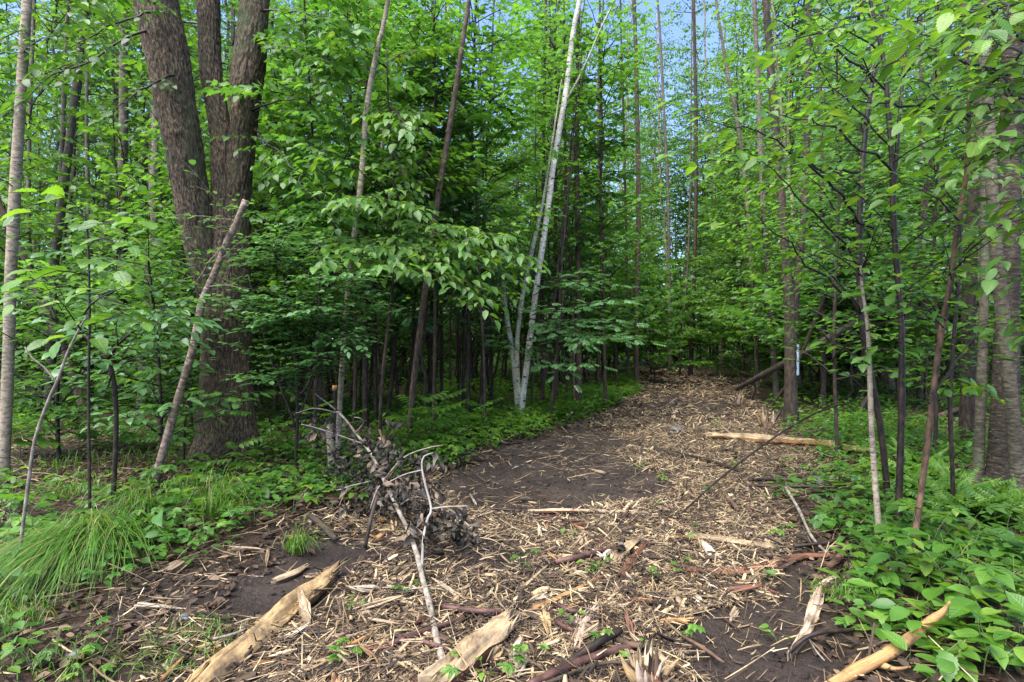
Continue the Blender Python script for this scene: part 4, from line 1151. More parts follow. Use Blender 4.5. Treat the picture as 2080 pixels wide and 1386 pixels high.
sapling('maple_sapling', 'slim maple sapling spreading pale boughs before the left stem of the birch clump', 'sapling',
        [[(985, 880, 7), (984, 760, 6), (978, 640, 6), (972, 520, 5), (968, 420, 4), (966, 330, 3)]], 8.3, 'bark_dark',
        [((972, 520, 8.3), (1075, 545, 7.4)), ((970, 470, 8.3), (1060, 455, 7.5)), ((968, 420, 8.3), (1040, 400, 7.5)), ((970, 480, 8.3), (890, 440, 7.5)), ((967, 360, 8.3), (1010, 330, 7.6)), ((967, 380, 8.3), (900, 350, 7.6)), ((975, 580, 8.3), (1040, 600, 7.5)), ((975, 600, 8.3), (900, 610, 7.5))],
        0.10, 'leaf_near', [OV2, MAPLE], MAPLE, seed=93, dens=0.95, twigs=6, hang=0.22, width=0.36, most=160)
sapling('ash_sapling', 'low ash sapling with bright feathered leaves right of the birch clump foot', 'sapling',
        [[(1120, 850, 7), (1124, 780, 6), (1132, 700, 6), (1140, 640, 5), (1146, 590, 4)]], 9.2, 'bark_dark',
        [((1132, 700, 9.2), (1230, 690, 8.4)), ((1136, 670, 9.2), (1290, 660, 8.4)), ((1140, 640, 9.2), (1240, 610, 8.4)), ((1146, 590, 9.2), (1200, 570, 8.5)), ((1128, 740, 9.2), (1200, 740, 8.4)), ((1140, 640, 9.2), (1100, 620, 8.4)), ((1132, 690, 9.2), (1290, 690, 8.6))],
        0.21, 'leaf_alder', [PINN], PINN, seed=94, dens=1.0, twigs=6, hang=0.2, width=0.32, most=160, multi=1)

# leaning cut stem in front of the maple
cut, cp = trunk_tree('cut_sapling', 'leaning spotted stem sawn off at the top in front of the maple', 'sapling',
                     [[(304, 1004, 20.2), (322, 950, 16.8), (345, 870, 16.0), (368, 790, 15.1), (390, 715, 15.1), (404, 645, 14.3), (412, 610, 15.1), (440, 545, 12.6), (462, 490, 12.6), (482, 448, 11.8), (498, 408, 11.8)]], 5.25, 'bark_spot', sides=22, seed=91, top=None)
mb = MB()
pp = cp[0][0]
tube(mb, [pp[-1], pp[-1] + unit(pp[-1] - pp[-2]) * 0.006], [0.026, 0.024], 16, mi=0)
mb.obj('cut_face', M['cut_pink'], cut)
fol = Fol()
g = np.random.default_rng(5)
for a, b in (((478, 455, 5.25), (345, 305, 4.8)), ((470, 470, 5.25), (400, 440, 4.9)), ((480, 450, 5.25), (250, 440, 4.8)), ((460, 490, 5.25), (400, 570, 4.9)), ((440, 540, 5.25), (520, 470, 4.9)), ((425, 580, 5.25), (500, 590, 4.9)), ((404, 640, 5.25), (340, 600, 4.9))):
    fol.spray(g, P(*a), P(*b), 0.058, dens=0.55, twigs=6, width=0.28, hang=0.07)
finish(cut, fol, [ROUND, OV], MIDR, 'leaf_alder', 'bark_spot')

# a low branch with ash-like leaves at the maple foot
ash, _ = trunk_tree('ash_seedling', 'young ash with feathered leaves just left of the maple foot', 'seedling', [[(372, 940, 5), (376, 860, 5), (384, 800, 4), (392, 770, 3)]], 6.0, 'bark_wet', top=None, sides=7)
fol = Fol()
for a, b in (((384, 800, 6.0), (460, 800, 5.4)), ((380, 830, 6.0), (440, 850, 5.5)), ((392, 770, 6.0), (340, 750, 5.6)), ((376, 850, 6.0), (330, 820, 5.5))):
    fol.spray(g, P(*a), P(*b), 0.2, dens=0.8, twigs=4, hang=0.14)
finish(ash, fol, [PINN], PINN, 'leaf_mid', 'bark_wet', most=60)

# ---------------------------------------------------------------- stubs, logs, sticks, planks
stub, sp_ = trunk_tree('birch_stub', 'short broken birch trunk standing in the heap of withered leaves', 'tree stump', [[(676, 985, 17), (674, 930, 16), (670, 885, 15), (668, 862, 12)]], 5.6, 'bark_grey', top=None, seed=92)
stake, sp_ = trunk_tree('cut_stake', 'dark cut stem with fresh orange sawn top behind the dead branch', 'tree stump', [[(688, 925, 10), (684, 860, 9), (680, 784, 9)]], 6.4, 'bark_wet', top=None, seed=93)
q = sp_[0][0]
mb = MB()
tube(mb, [q[-1] - [0, 0, 0.05], q[-1] + [0, 0, 0.004]], [0.027, 0.027], 12)
mb.obj('cut_face', M['cut_wood'], stake)


def gpath(px, lift):
    """Points on the ground under pixels, raised by lift metres (a number or one per point)."""
    out = []
    for k, p in enumerate(px):
        lf = lift if isinstance(lift, (int, float)) else lift[k]
        x, y = flat(p[0], p[1])
        # a raised point projects lower down the ray: move it along the ray to height lf
        for _ in range(3):
            z = H(x, y) + lf
            d = (CAMZ - z) * FPX / (p[1] - CY)
            x, y = (p[0] - CX) / FPX * d, d
        out.append((x, y, H(x, y) + lf))
    return np.array(out)


def pole(name, label, cat, px, bark, lift=0.012, sides=9, depth=None, group=None, rough=0.10):
    """A stick or pole through (x, y, width) pixels lying on the ground (or through depths)."""
    if depth is None:
        pts = gpath(px, lift)
        rad = np.array([p[2] * 0.5 * q[1] / FPX for p, q in zip(px, pts)])
    else:
        pts = np.array([P(p[0], p[1], d) for p, d in zip(px, depth)])
        rad = np.array([p[2] * 0.5 * d / FPX for p, d in zip(px, depth)])
    L = np.sum(np.linalg.norm(np.diff(pts, axis=0), axis=1))
    q = resample(np.hstack([pts, rad[:, None]]), max(6, int(L / 0.035)))
    mb = MB()
    tube(mb, q[:, :3], np.maximum(q[:, 3], 0.002), sides, rough=rough, freq=14, seed=float(px[0][0] % 17))
    o = mb.obj(name, M[bark], None, loc=q[0, :3])
    return tag(o, label, cat, group)


def plank(name, label, cat, px, thick, top_m, side_m=None, ragged=0.5, lift=0.012, curl=0.15, group=None):
    """A split piece of wood: flat on top, bark below; px rows (x, y, width)."""
    pts = gpath(px, lift + thick)
    rad = np.array([p[2] * 0.43 * q[1] / FPX for p, q in zip(px, pts)])
    L = np.sum(np.linalg.norm(np.diff(pts, axis=0), axis=1))
    n = max(10, int(L / 0.03))
    q = resample(np.hstack([pts, rad[:, None]]), n)
    C, r = q[:, :3], q[:, 3]
    T = unit(np.gradient(C, axis=0))
    X = unit(np.cross(T, [0, 0, 1.0]))
    m = 13
    u = np.linspace(-1, 1, m)
    s = np.linspace(0, L, n)
    root = thing(name, label, cat, tuple(C[n // 2]), group)
    U, Sg = np.meshgrid(u, s)
    sd = float(px[0][0])
    edge = 1 + 0.20 * noise(Sg * 9 + sd, np.sign(U) * 3.3) + 0.05 * noise(Sg * 40, np.sign(U) * 5)
    off = ragged * 0.10 * noise(U * 4.5 + sd, 0 * U + 2.2) * np.exp(-np.minimum(Sg, L - Sg) / 0.05)
    top = C[:, None, :] + X[:, None, :] * (r[:, None] * U * edge)[..., None] + T[:, None, :] * off[..., None]
    top[..., 2] += 0.16 * thick * noise(U * 5, Sg * 6 + sd) + 0.42 * thick * noise(U * 6 + 3, Sg * 1.3 + sd) + 0.2 * thick * noise(U * 14 + 3, Sg * 4) - curl * thick * U ** 2
    bot = top.copy()
    bot[..., 2] = top[..., 2] - thick * (0.35 + 0.9 * np.sqrt(np.clip(1 - (U * 0.93) ** 2, 0, 1)))
    bot -= X[:, None, :] * (r[:, None] * U * 0.12)[..., None]
    i, j = np.meshgrid(np.arange(n - 1), np.arange(m - 1), indexing='ij')
    F = np.stack([i * m + j, i * m + j + 1, (i + 1) * m + j + 1, (i + 1) * m + j], -1).reshape(-1, 4)
    co = np.stack([U * r[:, None] + sd * 0.01, Sg + sd * 0.1, 0 * U], -1).reshape(-1, 3)
    mb = MB()
    mb.add(top.reshape(-1, 3), [F], co)
    # the ends show split wood as well
    for e in (0, n - 1):
        V = np.vstack([top[e], bot[e]])
        jj = np.arange(m - 1)
        ff = np.stack([jj, jj + m, jj + m + 1, jj + 1], -1)
        if e:
            ff = ff[:, ::-1]
        mb.add(V, [ff], np.stack([np.tile(u, 2) * 0.05, np.repeat([0, .05], m), np.zeros(2 * m)], -1))
    mb.obj('split_face', M[top_m], root)
    mb = MB()
    V = np.concatenate([bot.reshape(-1, 3), top[:, 0], top[:, -1]])
    nb = n * m
    ii = np.arange(n - 1)
    f1 = np.stack([nb + ii, nb + ii + 1, (ii + 1) * m, ii * m], -1)
    f2 = np.stack([nb + n + ii, ii * m + m - 1, (ii + 1) * m + m - 1, nb + n + ii + 1], -1)
    cc = np.concatenate([co, co[0::m][:n] + [0.02, 0, 0], co[m - 1::m][:n] + [0.02, 0, 0]])
    mb.add(V, [F[:, ::-1], f1, f2], cc)
    mb.obj('bark_face', M[side_m or top_m], root)
    if r.max() > .03:
        g_ = np.random.default_rng(int(sd) + 3)
        mb = MB()
        for k in range(46):
            e = g_.uniform()
            i = int(g_.integers(0, n)) if e < .45 else (int(g_.integers(0, 3)) if e < .72 else n - 1 - int(g_.integers(0, 3)))
            us = g_.choice([-1, 1]) * g_.uniform(.7, 1.02) if e < .45 else g_.uniform(-.95, .95)
            b0 = C[i] + X[i] * r[i] * us - [0, 0, thick * g_.uniform(0, .5)]
            dr = T[i] * (1 if (e < .45 and g_.uniform() < .5) or e >= .72 else -1) + X[i] * g_.normal(0, .18) + [0, 0, g_.normal(.06, .16)]
            ln = r.max() * g_.uniform(.5, 2.4)
            tube(mb, np.array([b0 - dr * ln * .4, b0 + dr * ln * .3 + g_.normal(0, .004, 3), b0 + dr * ln]), np.array([.0045, .0035, .0008]) * g_.uniform(.6, 1.7), 4, cap=False)
        C_ = np.concatenate(mb.a)
        mb.a = [np.stack([C_[:, 0], C_[:, 2], C_[:, 1]], -1)]
        kind(mb.obj('frayed_fibre', M[top_m], root), 'stuff')
    return root


plank('split_log', 'long pale yellow split log lying across the front left mulch', 'log', [(392, 1392, 66), (450, 1337, 62), (520, 1278, 60), (590, 1220, 54), (640, 1182, 46), (676, 1152, 30)], 0.06, 'yellow_wood', 'orange_wood', ragged=0.9, curl=0.55)
plank('split_log', 'short thick split block with dark bark side beside the grey pole', 'log', [(893, 1376, 72), (930, 1342, 70), (985, 1293, 66), (1032, 1250, 52)], 0.07, 'pale_wood', 'bark_slab', ragged=1.2)
plank('split_plank', 'long orange split plank lying across the trail beyond the mulch', 'plank', [(1436, 880, 13), (1540, 886, 15), (1650, 896, 14), (1762, 912, 10)], 0.06, 'pale_wood', 'orange_wood', lift=.05)
plank('split_plank', 'pale plank lying flat on the mulch right of the green sprig', 'plank', [(1398, 1086, 10), (1470, 1096, 18), (1575, 1108, 12)], 0.03, 'pale_wood', 'chip')
plank('split_plank', 'thin half-peeled stick along the rear edge of the mulch', 'plank', [(1080, 1037, 8), (1180, 1036, 9), (1310, 1040, 7)], 0.02, 'pale_wood', 'bark_slab')
plank('bark_strip', 'long curled strip of red-brown bark bending up toward the right saplings', 'bark', [(1403, 1156, 16), (1470, 1160, 24), (1525, 1155, 22), (1590, 1136, 19), (1640, 1126, 16), (1680, 1123, 6)], 0.022, 'bark_slab', 'bark_plum')
plank('bark_strip', 'twisted orange bark strip leaning on the mulch right of the trail middle', 'bark', [(1262, 1168, 15), (1285, 1136, 18), (1312, 1102, 8)], 0.03, 'bark_slab', 'bark_slab')
plank('split_plank', 'splintered pale slab beside the twisted orange bark strip', 'plank', [(1250, 1134, 22), (1275, 1110, 24), (1300, 1088, 14)], 0.035, 'pale_wood', 'chip', ragged=1.4)
plank('splinter', 'long straight yellow splinter in the middle of the mulch', 'splinter', [(1088, 1233, 7), (1150, 1206, 10), (1218, 1172, 4)], 0.02, 'orange_wood', 'orange_wood')
plank('splinter', 'orange splinter with a hooked end below the split block', 'splinter', [(855, 1386, 8), (880, 1368, 11), (900, 1350, 6)], 0.02, 'orange_wood', 'orange_wood')
plank('splinter', 'yellow splinter left of the long split log', 'splinter', [(322, 1384, 9), (350, 1356, 11), (392, 1312, 5)], 0.02, 'orange_wood', 'pale_wood')
plank('splinter', 'bright yellow splinter beneath the grey pole by the withered leaves', 'splinter', [(760, 1096, 10), (785, 1078, 12), (815, 1056, 5)], 0.02, 'orange_wood', 'pale_wood')
plank('splinter', 'broad pale shard poking from under the withered leaves', 'splinter', [(768, 1064, 16), (780, 1050, 20), (794, 1034, 12)], 0.02, 'yellow_wood', 'pale_wood')
plank('splinter', 'orange shard lying on the split block side of the mulch', 'splinter', [(1172, 1300, 24), (1185, 1262, 30), (1210, 1236, 18)], 0.02, 'pink_wood', 'chip', ragged=1.4)
plank('splinter', 'pale shard standing in the mulch beside the long yellow splinter', 'splinter', [(1104, 1240, 20), (1110, 1262, 22), (1116, 1285, 10)], 0.025, 'yellow_wood', 'orange_wood', ragged=1.2)
plank('splinter', 'whitish splinter beside the black sprig hole in the mulch', 'splinter', [(1066, 1190, 6), (1085, 1172, 8), (1110, 1150, 4)], 0.02, 'pale_wood', 'pale_wood')
plank('splinter', 'small pale splinter standing on the bare left mud', 'splinter', [(540, 1145, 6), (543, 1128, 8), (545, 1112, 5)], 0.02, 'pale_wood', 'pale_wood')
plank('splinter', 'pale flat splinter at the upper end of the left mud', 'splinter', [(474, 1110, 6), (500, 1112, 8), (530, 1114, 5)], 0.02, 'pale_wood', 'pale_wood')
plank('splinter', 'feathery pale splinter pile by the top of the split log', 'splinter', [(560, 1175, 8), (600, 1160, 16), (622, 1148, 10)], 0.02, 'pale_wood', 'chip')
plank('splinter', 'small cream splinter lying over the split log', 'splinter', [(606, 1205, 12), (616, 1222, 15), (628, 1238, 8)], 0.085, 'pale_wood', 'pale_wood')
g = np.random.default_rng(15)
plank('barkless_branch', 'pale barkless broken branch pointing up from the right mud', 'branch', [(1606, 1318, 8), (1626, 1288, 18), (1642, 1260, 25), (1656, 1222, 27), (1664, 1195, 24), (1672, 1178, 14), (1688, 1170, 6)], 0.035, 'pink_wood', 'pink_wood', curl=0.6)
br = thing('barkless_branch', 'orange-yellow peeled branch with a side stub under the broad leaves', 'branch', gpath([(1780, 1340)], 0.03)[0])
mb = MB()
pts = gpath([(1690, 1392), (1740, 1362), (1800, 1330), (1850, 1296), (1890, 1262), (1915, 1243), (1930, 1222)], [0.03, .04, .05, .08, .11, .15, .2])
rad = np.array([24, 26, 24, 20, 17, 11, 4]) * 0.5 * pts[:, 1] / FPX
q = resample(np.hstack([pts, rad[:, None]]), 60)
tube(mb, q[:, :3], q[:, 3], 14, rough=0.14, freq=16, seed=2)
C_ = np.concatenate(mb.a)
mb.a = [np.stack([C_[:, 0], C_[:, 2], C_[:, 1]], -1)]
mb.obj('peeled_stem', M['orange_wood'], br)
mb = MB()
pts = gpath([(1778, 1346), (1796, 1353), (1814, 1358), (1832, 1358), (1850, 1355)], [.03, .025, .02, .02, .02])
q = resample(np.hstack([pts, np.array([[.02], [.016], [.009], [.006], [.003]])]), 24)
tube(mb, q[:, :3], q[:, 3], 9, rough=0.12, freq=16)
C_ = np.concatenate(mb.a)
mb.a = [np.stack([C_[:, 0], C_[:, 2], C_[:, 1]], -1)]
mb.obj('side_branch', M['orange_wood'], br)

STICKS = [
    ('black charred stick poking up out of the front mulch', [(1130, 1364, 15), (1180, 1330, 17), (1225, 1300, 17), (1260, 1280, 15)], 'bark_wet', [.02, .03, .05, .06]),
    ('long red-brown stick in the front of the mulch', [(1075, 1392, 18), (1150, 1356, 17), (1220, 1330, 15), (1320, 1303, 14)], 'bark_plum', .02),
    ('thin dark stick lying below the long red-brown stick', [(1110, 1388, 9), (1180, 1362, 9), (1232, 1346, 8), (1290, 1350, 5)], 'bark_dark', .02),
    ('reddish bark-covered stick above the split block', [(900, 1232, 10), (955, 1240, 13), (1018, 1244, 11)], 'bark_plum', .02),
    ('plum-coloured stick crossing under the grey pole', [(790, 1310, 12), (850, 1286, 11), (905, 1268, 10), (950, 1252, 8)], 'bark_plum', .015),
    ('short plum stick at the lower side of the grey pole', [(845, 1300, 8), (880, 1310, 10), (920, 1322, 9)], 'bark_plum', .02),
    ('dark purple stick near the middle of the mulch', [(1128, 1142, 11), (1190, 1128, 12), (1262, 1108, 9)], 'bark_plum', .02),
    ('brown bent stick in the middle of the mulch', [(1120, 1222, 8), (1160, 1240, 9), (1175, 1242, 8)], 'bark_plum', .02),
    ('thin dark twig along the left front of the mulch', [(770, 1256, 5), (800, 1290, 6), (826, 1296, 5)], 'bark_wet', .02),
    ('dark arched stick lying over the right mud', [(1597, 1330, 9), (1630, 1300, 9), (1668, 1285, 9), (1735, 1279, 7)], 'bark_wet', [.012, .05, .07, .03]),
    ('long thin pole leaning from the mulch to the blazed tree', [(1372, 1054, 4), (1480, 958, 4.5), (1590, 878, 4), (1660, 838, 3), (1750, 806, 2)], 'bark_wet', [.01, .2, .3, .5, .75]),
    ('dark stick lying on the far mulch pointing right', [(1273, 900, 5), (1350, 915, 6), (1437, 934, 5)], 'bark_wet', .02),
    ('dark thick stick on the far mulch below the bend', [(1329, 912, 7), (1386, 928, 8)], 'bark_wet', .02),
    ('dark stick in the mulch centre pointing to the sapling', [(1414, 928, 6), (1470, 946, 8), (1516, 963, 6)], 'bark_wet', .02),
    ('dark stick along the right mulch edge', [(1522, 976, 6), (1570, 974, 8), (1640, 976, 6)], 'bark_wet', .02),
    ('dark long stick below the edge stick', [(1515, 986, 5), (1600, 988, 7), (1700, 990, 5)], 'bark_wet', .02),
    ('grey twig bending down into the right herbs', [(1596, 990, 5), (1625, 1040, 6), (1650, 1092, 6), (1690, 1125, 5)], 'bark_pale', [.12, .08, .04, .02]),
    ('dark twig lying in front of the right saplings', [(1612, 1110, 7), (1690, 1100, 8), (1762, 1078, 6)], 'bark_wet', .03),
    ('brown mossy stick stub by the curled bark strip', [(1684, 1150, 11), (1705, 1126, 13), (1722, 1108, 10)], 'bark_red', .03),
    ('red stick lying left of the withered leaves', [(578, 1012, 7), (650, 1015, 8), (734, 1013, 7)], 'bark_plum', .03),
    ('thick dark stick left of the withered leaf heap', [(628, 1046, 11), (655, 1068, 12), (682, 1096, 10)], 'bark_dark', .03),
    ('slim stick on the litter left of the mulch', [(600, 1092, 5), (660, 1080, 6), (735, 1083, 4)], 'bark_wet', .02),
    ('dark upright stick in front of the grey pole', [(742, 1112, 8), (752, 1060, 8), (766, 1008, 6)], 'bark_dark', [.0, .18, .34]),
    ('grey stick on the brown litter at far left', [(0, 1062, 6), (80, 1060, 6), (120, 1054, 4)], 'bark_pale', .02),
    ('brown stick under the far left herbs', [(0, 1020, 9), (60, 1016, 10), (118, 1010, 8)], 'bark_red', .02),
    ('grey stick pointing to the split log top', [(432, 1298, 5), (470, 1290, 7), (500, 1278, 5)], 'bark_pale', .02),
    ('short dark log in the mud patch', [(1048, 1010, 6), (1068, 1014, 10), (1084, 1016, 7)], 'bark_dark', .02),
    ('pale stick on the left border of the mud patch', [(955, 1004, 3), (963, 1018, 5), (968, 1026, 3)], 'bark_pale', .02),
    ('dark stick below the thin half-peeled stick', [(985, 1032, 4), (1030, 1036, 6), (1060, 1038, 4)], 'bark_wet', .02),
    ('brown stick pointing away in the mulch centre', [(1470, 1002, 8), (1486, 1020, 9), (1500, 1036, 7)], 'bark_red', .03),
    ('dark stick near the grey slab stones', [(1640, 996, 5), (1680, 1000, 7), (1720, 996, 5)], 'bark_wet', .03),
    ('brown rotten log lying in the right wood', [(1905, 846, 9), (1945, 832, 11), (1990, 818, 9)], 'bark_red', .06),
    ('pale short log behind the maple foot', [(518, 902, 10), (550, 906, 11), (584, 911, 9)], 'bark_pale', .05),
    ('thin stick standing at the left edge of the far trail', [(1148, 864, 3), (1154, 850, 4), (1162, 838, 3)], 'bark_pale', [0, .2, .35]),
    ('dark twig edge log at the left border of the trail', [(1010, 900, 5), (1030, 901, 6), (1060, 899, 4)], 'bark_wet', .03),
    ('long thin twig over the right mud', [(1640, 1290, 3), (1656, 1320, 3), (1675, 1342, 3)], 'bark_pale', .02),
    ('brown stick stretching across the lower right mulch', [(1386, 1292, 6), (1430, 1318, 8), (1470, 1346, 6)], 'bark_red', .02),
    ('red-brown stick at the right end of the front mulch', [(1255, 1300, 12), (1290, 1312, 12), (1330, 1308, 11)], 'bark_red', .03),
    ('dark bent stick by the orange shard', [(1130, 1262, 9), (1150, 1275, 10), (1166, 1282, 8)], 'bark_plum', .02),
]
for lb, px, bk, lf in STICKS:
    lf = [v + .012 for v in lf] if isinstance(lf, list) else lf + .02
    pole('stick', lb, 'stick', px, bk, lift=lf, group='sticks lying on and beside the trail')
pole('fallen_trunk', 'dead grey trunk leaning out of the right wood toward the trail end', 'log', [(1496, 790, 9), (1560, 756, 12), (1640, 712, 13), (1742, 652, 12)], 'bark_slate', depth=[14.2, 12.5, 11.2, 10.4])
pole('fallen_trunk', 'thin dead trunk crossing steeply behind the blazed tree', 'log', [(1566, 826, 5), (1610, 760, 6), (1660, 640, 7), (1700, 540, 6)], 'bark_dark', depth=[11.2, 10.8, 10.4, 10.2])
pole('fallen_trunk', 'thin bare dead pole tilted in the thicket left of the young birch', 'log', [(560, 740, 6), (610, 800, 6), (650, 720, 5), (690, 640, 4)], 'bark_dark', depth=[8.6, 8.8, 9.0, 9.1])

# the long grey dead branch with its withered leaves
dead_px = [(912, 1400, 25), (898, 1340, 24), (884, 1285, 22), (872, 1225, 20), (858, 1175, 18), (848, 1130, 16), (830, 1080, 14), (806, 1030, 13), (780, 975, 11), (752, 920, 10), (724, 882, 8), (690, 840, 7), (640, 800, 4)]
dead_d = [2.3, 2.52, 2.75, 3.03, 3.3, 3.6, 3.95, 4.25, 4.6, 4.95, 5.2, 5.45, 5.8]
b = P(*dead_px[0][:2], dead_d[0])
dead = thing('dead_branch', 'long dead grey forked sapling lying on the mulch with curled withered leaves', 'branch', (b[0], b[1], H(b[0], b[1])))


def dpole(px, dd, bk, name='branch', sides=12):
    pts = np.array([P(p[0], p[1], q) for p, q in zip(px, dd)])
    for p in pts:
        p[2] = max(p[2], H(p[0], p[1]) + 0.012)
    rad = np.array([p[2] * 0.32 * q / FPX for p, q in zip(px, dd)])
    L = np.sum(np.linalg.norm(np.diff(pts, axis=0), axis=1))
    q = resample(np.hstack([pts, rad[:, None]]), max(8, int(L / 0.03)))
    mb = MB()
    tube(mb, q[:, :3], np.maximum(q[:, 3], 0.0015), sides, rough=0.09, freq=16)
    mb.obj(name, M[bk], dead)
    return q[:, :3]


dstem = dpole(dead_px, dead_d, 'bark_pale', 'stem')
twl = [dpole([(857, 1155, 9), (860, 1095, 8), (868, 1055, 8), (876, 1034, 7), (864, 985, 7), (857, 950, 6), (861, 928, 5), (880, 920, 3)], [3.45, 3.62, 3.7, 3.75, 3.8, 3.85, 3.88, 3.9], 'twig_white'),
       dpole([(876, 1034, 6), (905, 1030, 5), (950, 1028, 3)], [3.75, 3.7, 3.66], 'twig_white'),
       dpole([(858, 955, 5), (820, 965, 4), (780, 985, 3)], [3.85, 4.0, 4.2], 'twig_white'),
       dpole([(738, 902, 5), (690, 885, 4), (650, 872, 4), (612, 862, 3)], [5.05, 5.0, 4.9, 4.8], 'twig_white'),
       dpole([(752, 978, 5), (710, 988, 4), (682, 996, 3), (672, 978, 2)], [4.6, 4.5, 4.45, 4.4], 'twig_white'),
       dpole([(722, 880, 4), (738, 860, 3), (732, 850, 3), (720, 848, 2)], [5.2, 5.1, 5.0, 5.0], 'twig_white'),
       dpole([(790, 995, 7), (775, 985, 6), (764, 1000, 5), (750, 1040, 4)], [4.4, 4.35, 4.3, 4.25], 'bark_pale'),
       dpole([(690, 840, 5), (640, 830, 4), (600, 840, 3)], [5.45, 5.4, 5.4], 'bark_pale'),
       dpole([(806, 1030, 6), (850, 1010, 5), (920, 1040, 4), (960, 1080, 3)], [4.25, 4.2, 4.15, 4.1], 'bark_pale'),
       dpole([(780, 975, 6), (820, 930, 5), (870, 910, 4), (900, 905, 3)], [4.6, 4.6, 4.6, 4.6], 'bark_pale')]
crumple = []
for k in range(4):
    V, F, C = strip_leaf([0, .12, .35, .6, .84, 1.0], [0, .16, .30, .30, .16, 0], 0.8 + 0.5 * k, 0.4, 0.06)
    V = V.copy()
    gg = np.random.default_rng(k)
    V += gg.normal(0, 0.06, V.shape)
    an = V[:, 1] * (1.6 + .7 * k)
    V[:, 1], V[:, 2] = np.sin(an) / (1.6 + .7 * k) * 1.25, V[:, 2] - (1 - np.cos(an)) / (1.6 + .7 * k) * 1.25
    crumple.append((V, F, C))
WC = [(700, 885, 5.1, 60, 40, 20), (640, 850, 5.5, 40, 40, 12), (735, 915, 4.9, 60, 26, 22), (655, 870, 4.9, 36, 22, 14), (770, 900, 4.8, 40, 20, 14), (780, 935, 4.6, 60, 40, 46), (735, 985, 4.5, 70, 50, 50), (800, 985, 4.3, 50, 36, 32),
      (832, 1000, 4.1, 40, 30, 30), (745, 1030, 4.2, 60, 34, 40), (812, 1018, 4.05, 50, 28, 26), (870, 1050, 3.75, 34, 22, 22), (885, 1080, 3.6, 40, 26, 20), (940, 1085, 3.6, 36, 26, 22), (880, 1000, 3.8, 24, 18, 10), (690, 940, 5.0, 40, 40, 24), (800, 860, 5.2, 20, 14, 6), (845, 935, 4.3, 40, 20, 14), (905, 945, 4.3, 26, 12, 7), (930, 1050, 3.7, 30, 14, 8), (855, 1085, 3.6, 30, 14, 10)]
fol = Fol()
g = np.random.default_rng(21)
for cx, cy_, dd, sx, sy, n in WC:
    for _ in range(int(n * 1.9)):
        p = P(cx + g.normal(0, sx * .55), cy_ + g.normal(0, sy * .55), dd + .26 + g.normal(0, .16))
        p[2] = max(p[2], H(p[0], p[1]) + 0.02)
        fol.leaf(p, g.normal(0, 1, 3) - [0, 0, 0.5], g.normal(0, 1, 3) + [0, 0, 0.6], g.uniform(0.035, 0.072))
finish(dead, fol, crumple, crumple[0], 'withered', 'bark_pale', name='withered_leaf', min_px=8)


# splintered stumps
def splinter_stump(label, px, py, w, h, n, seed):
    g = np.random.default_rng(seed)
    c = ground(px, py)
    d = c[1]
    r = w * 0.5 * d / FPX
    hh = h * d / FPX
    root = thing('splintered_stump', label, 'tree stump', c, 'splintered stumps on the trail')
    mb = MB()
    tube(mb, [c - [0, 0, .05], c + [0, 0, hh * .12], c + [0, 0, hh * .3]], [r * 1.25, r * 1.0, r * .8], 14, rough=.15, freq=20)
    mb.obj('base', M['bark_red'], root)
    for k in range(n):
        a = g.uniform(0, 6.28)
        q = r * math.sqrt(g.uniform(0, 1)) * 0.9
        b0 = c + [q * math.cos(a), q * math.sin(a), hh * 0.1]
        L = hh * g.uniform(0.15, 1.0) ** .8
        tip = b0 + np.array([math.cos(a) * g.uniform(-.15, .8) * L, math.sin(a) * g.uniform(-.15, .6) * L, L * g.uniform(.7, 1)])
        mid = (b0 + tip) / 2 + g.normal(0, .02 * hh, 3)
        wd = r * g.uniform(.06, .34)
        m2 = MB()
        tube(m2, resample(np.array([b0, mid, tip]), 6), np.array([1, 1, .85, .65, .4, .05]) * wd, 5, rough=.25, freq=40)
        C_ = np.concatenate(m2.a)
        m2.a = [np.stack([C_[:, 0], C_[:, 2], C_[:, 1]], -1)]
        m2.obj('splinter', M[['pale_wood', 'chip', 'yellow_wood', 'chip', 'pink_wood'][k % 5]], root)
    return root


splinter_stump('splintered stump with tall pale shards farthest along the trail', 1503, 826, 26, 42, 12, 1)
splinter_stump('splintered stump with upright brown shards left of the blazed tree', 1558, 872, 26, 50, 16, 2)
splinter_stump('wide low splintered stump fanning out in the front mulch', 1312, 1374, 66, 82, 34, 3)


def stone(label, px, py, w, m, seed, flatn=0.55):
    g = np.random.default_rng(seed)
    c = ground(px, py)
    r = w * 0.5 * c[1] / FPX
    th = np.linspace(0, np.pi, 9)
    ph = np.linspace(0, 2 * np.pi, 14, endpoint=False)
    T_, P_ = np.meshgrid(th, ph, indexing='ij')
    V = np.stack([np.sin(T_) * np.cos(P_), np.sin(T_) * np.sin(P_), np.cos(T_)], -1)
    k = 1 + .28 * noise(V[..., 0] * 1.7 + seed * 3, V[..., 1] * 1.7, V[..., 2] * 1.7) + .08 * noise(V[..., 0] * 5, V[..., 1] * 5 + seed, V[..., 2] * 5)
    V = V * k[..., None] * np.array([r, r * .8, r * flatn])
    V = V.reshape(-1, 3) + c + [0, 0, r * flatn * .35]
    i, j = np.meshgrid(np.arange(8), np.arange(14), indexing='ij')
    j2 = (j + 1) % 14
    F = np.stack([i * 14 + j, (i + 1) * 14 + j, (i + 1) * 14 + j2, i * 14 + j2], -1).reshape(-1, 4)
    mb = MB()
    mb.add(V, [F])
    tag(mb.obj('stone', M[m], None, loc=c), label, 'stone', 'stones on the forest floor')


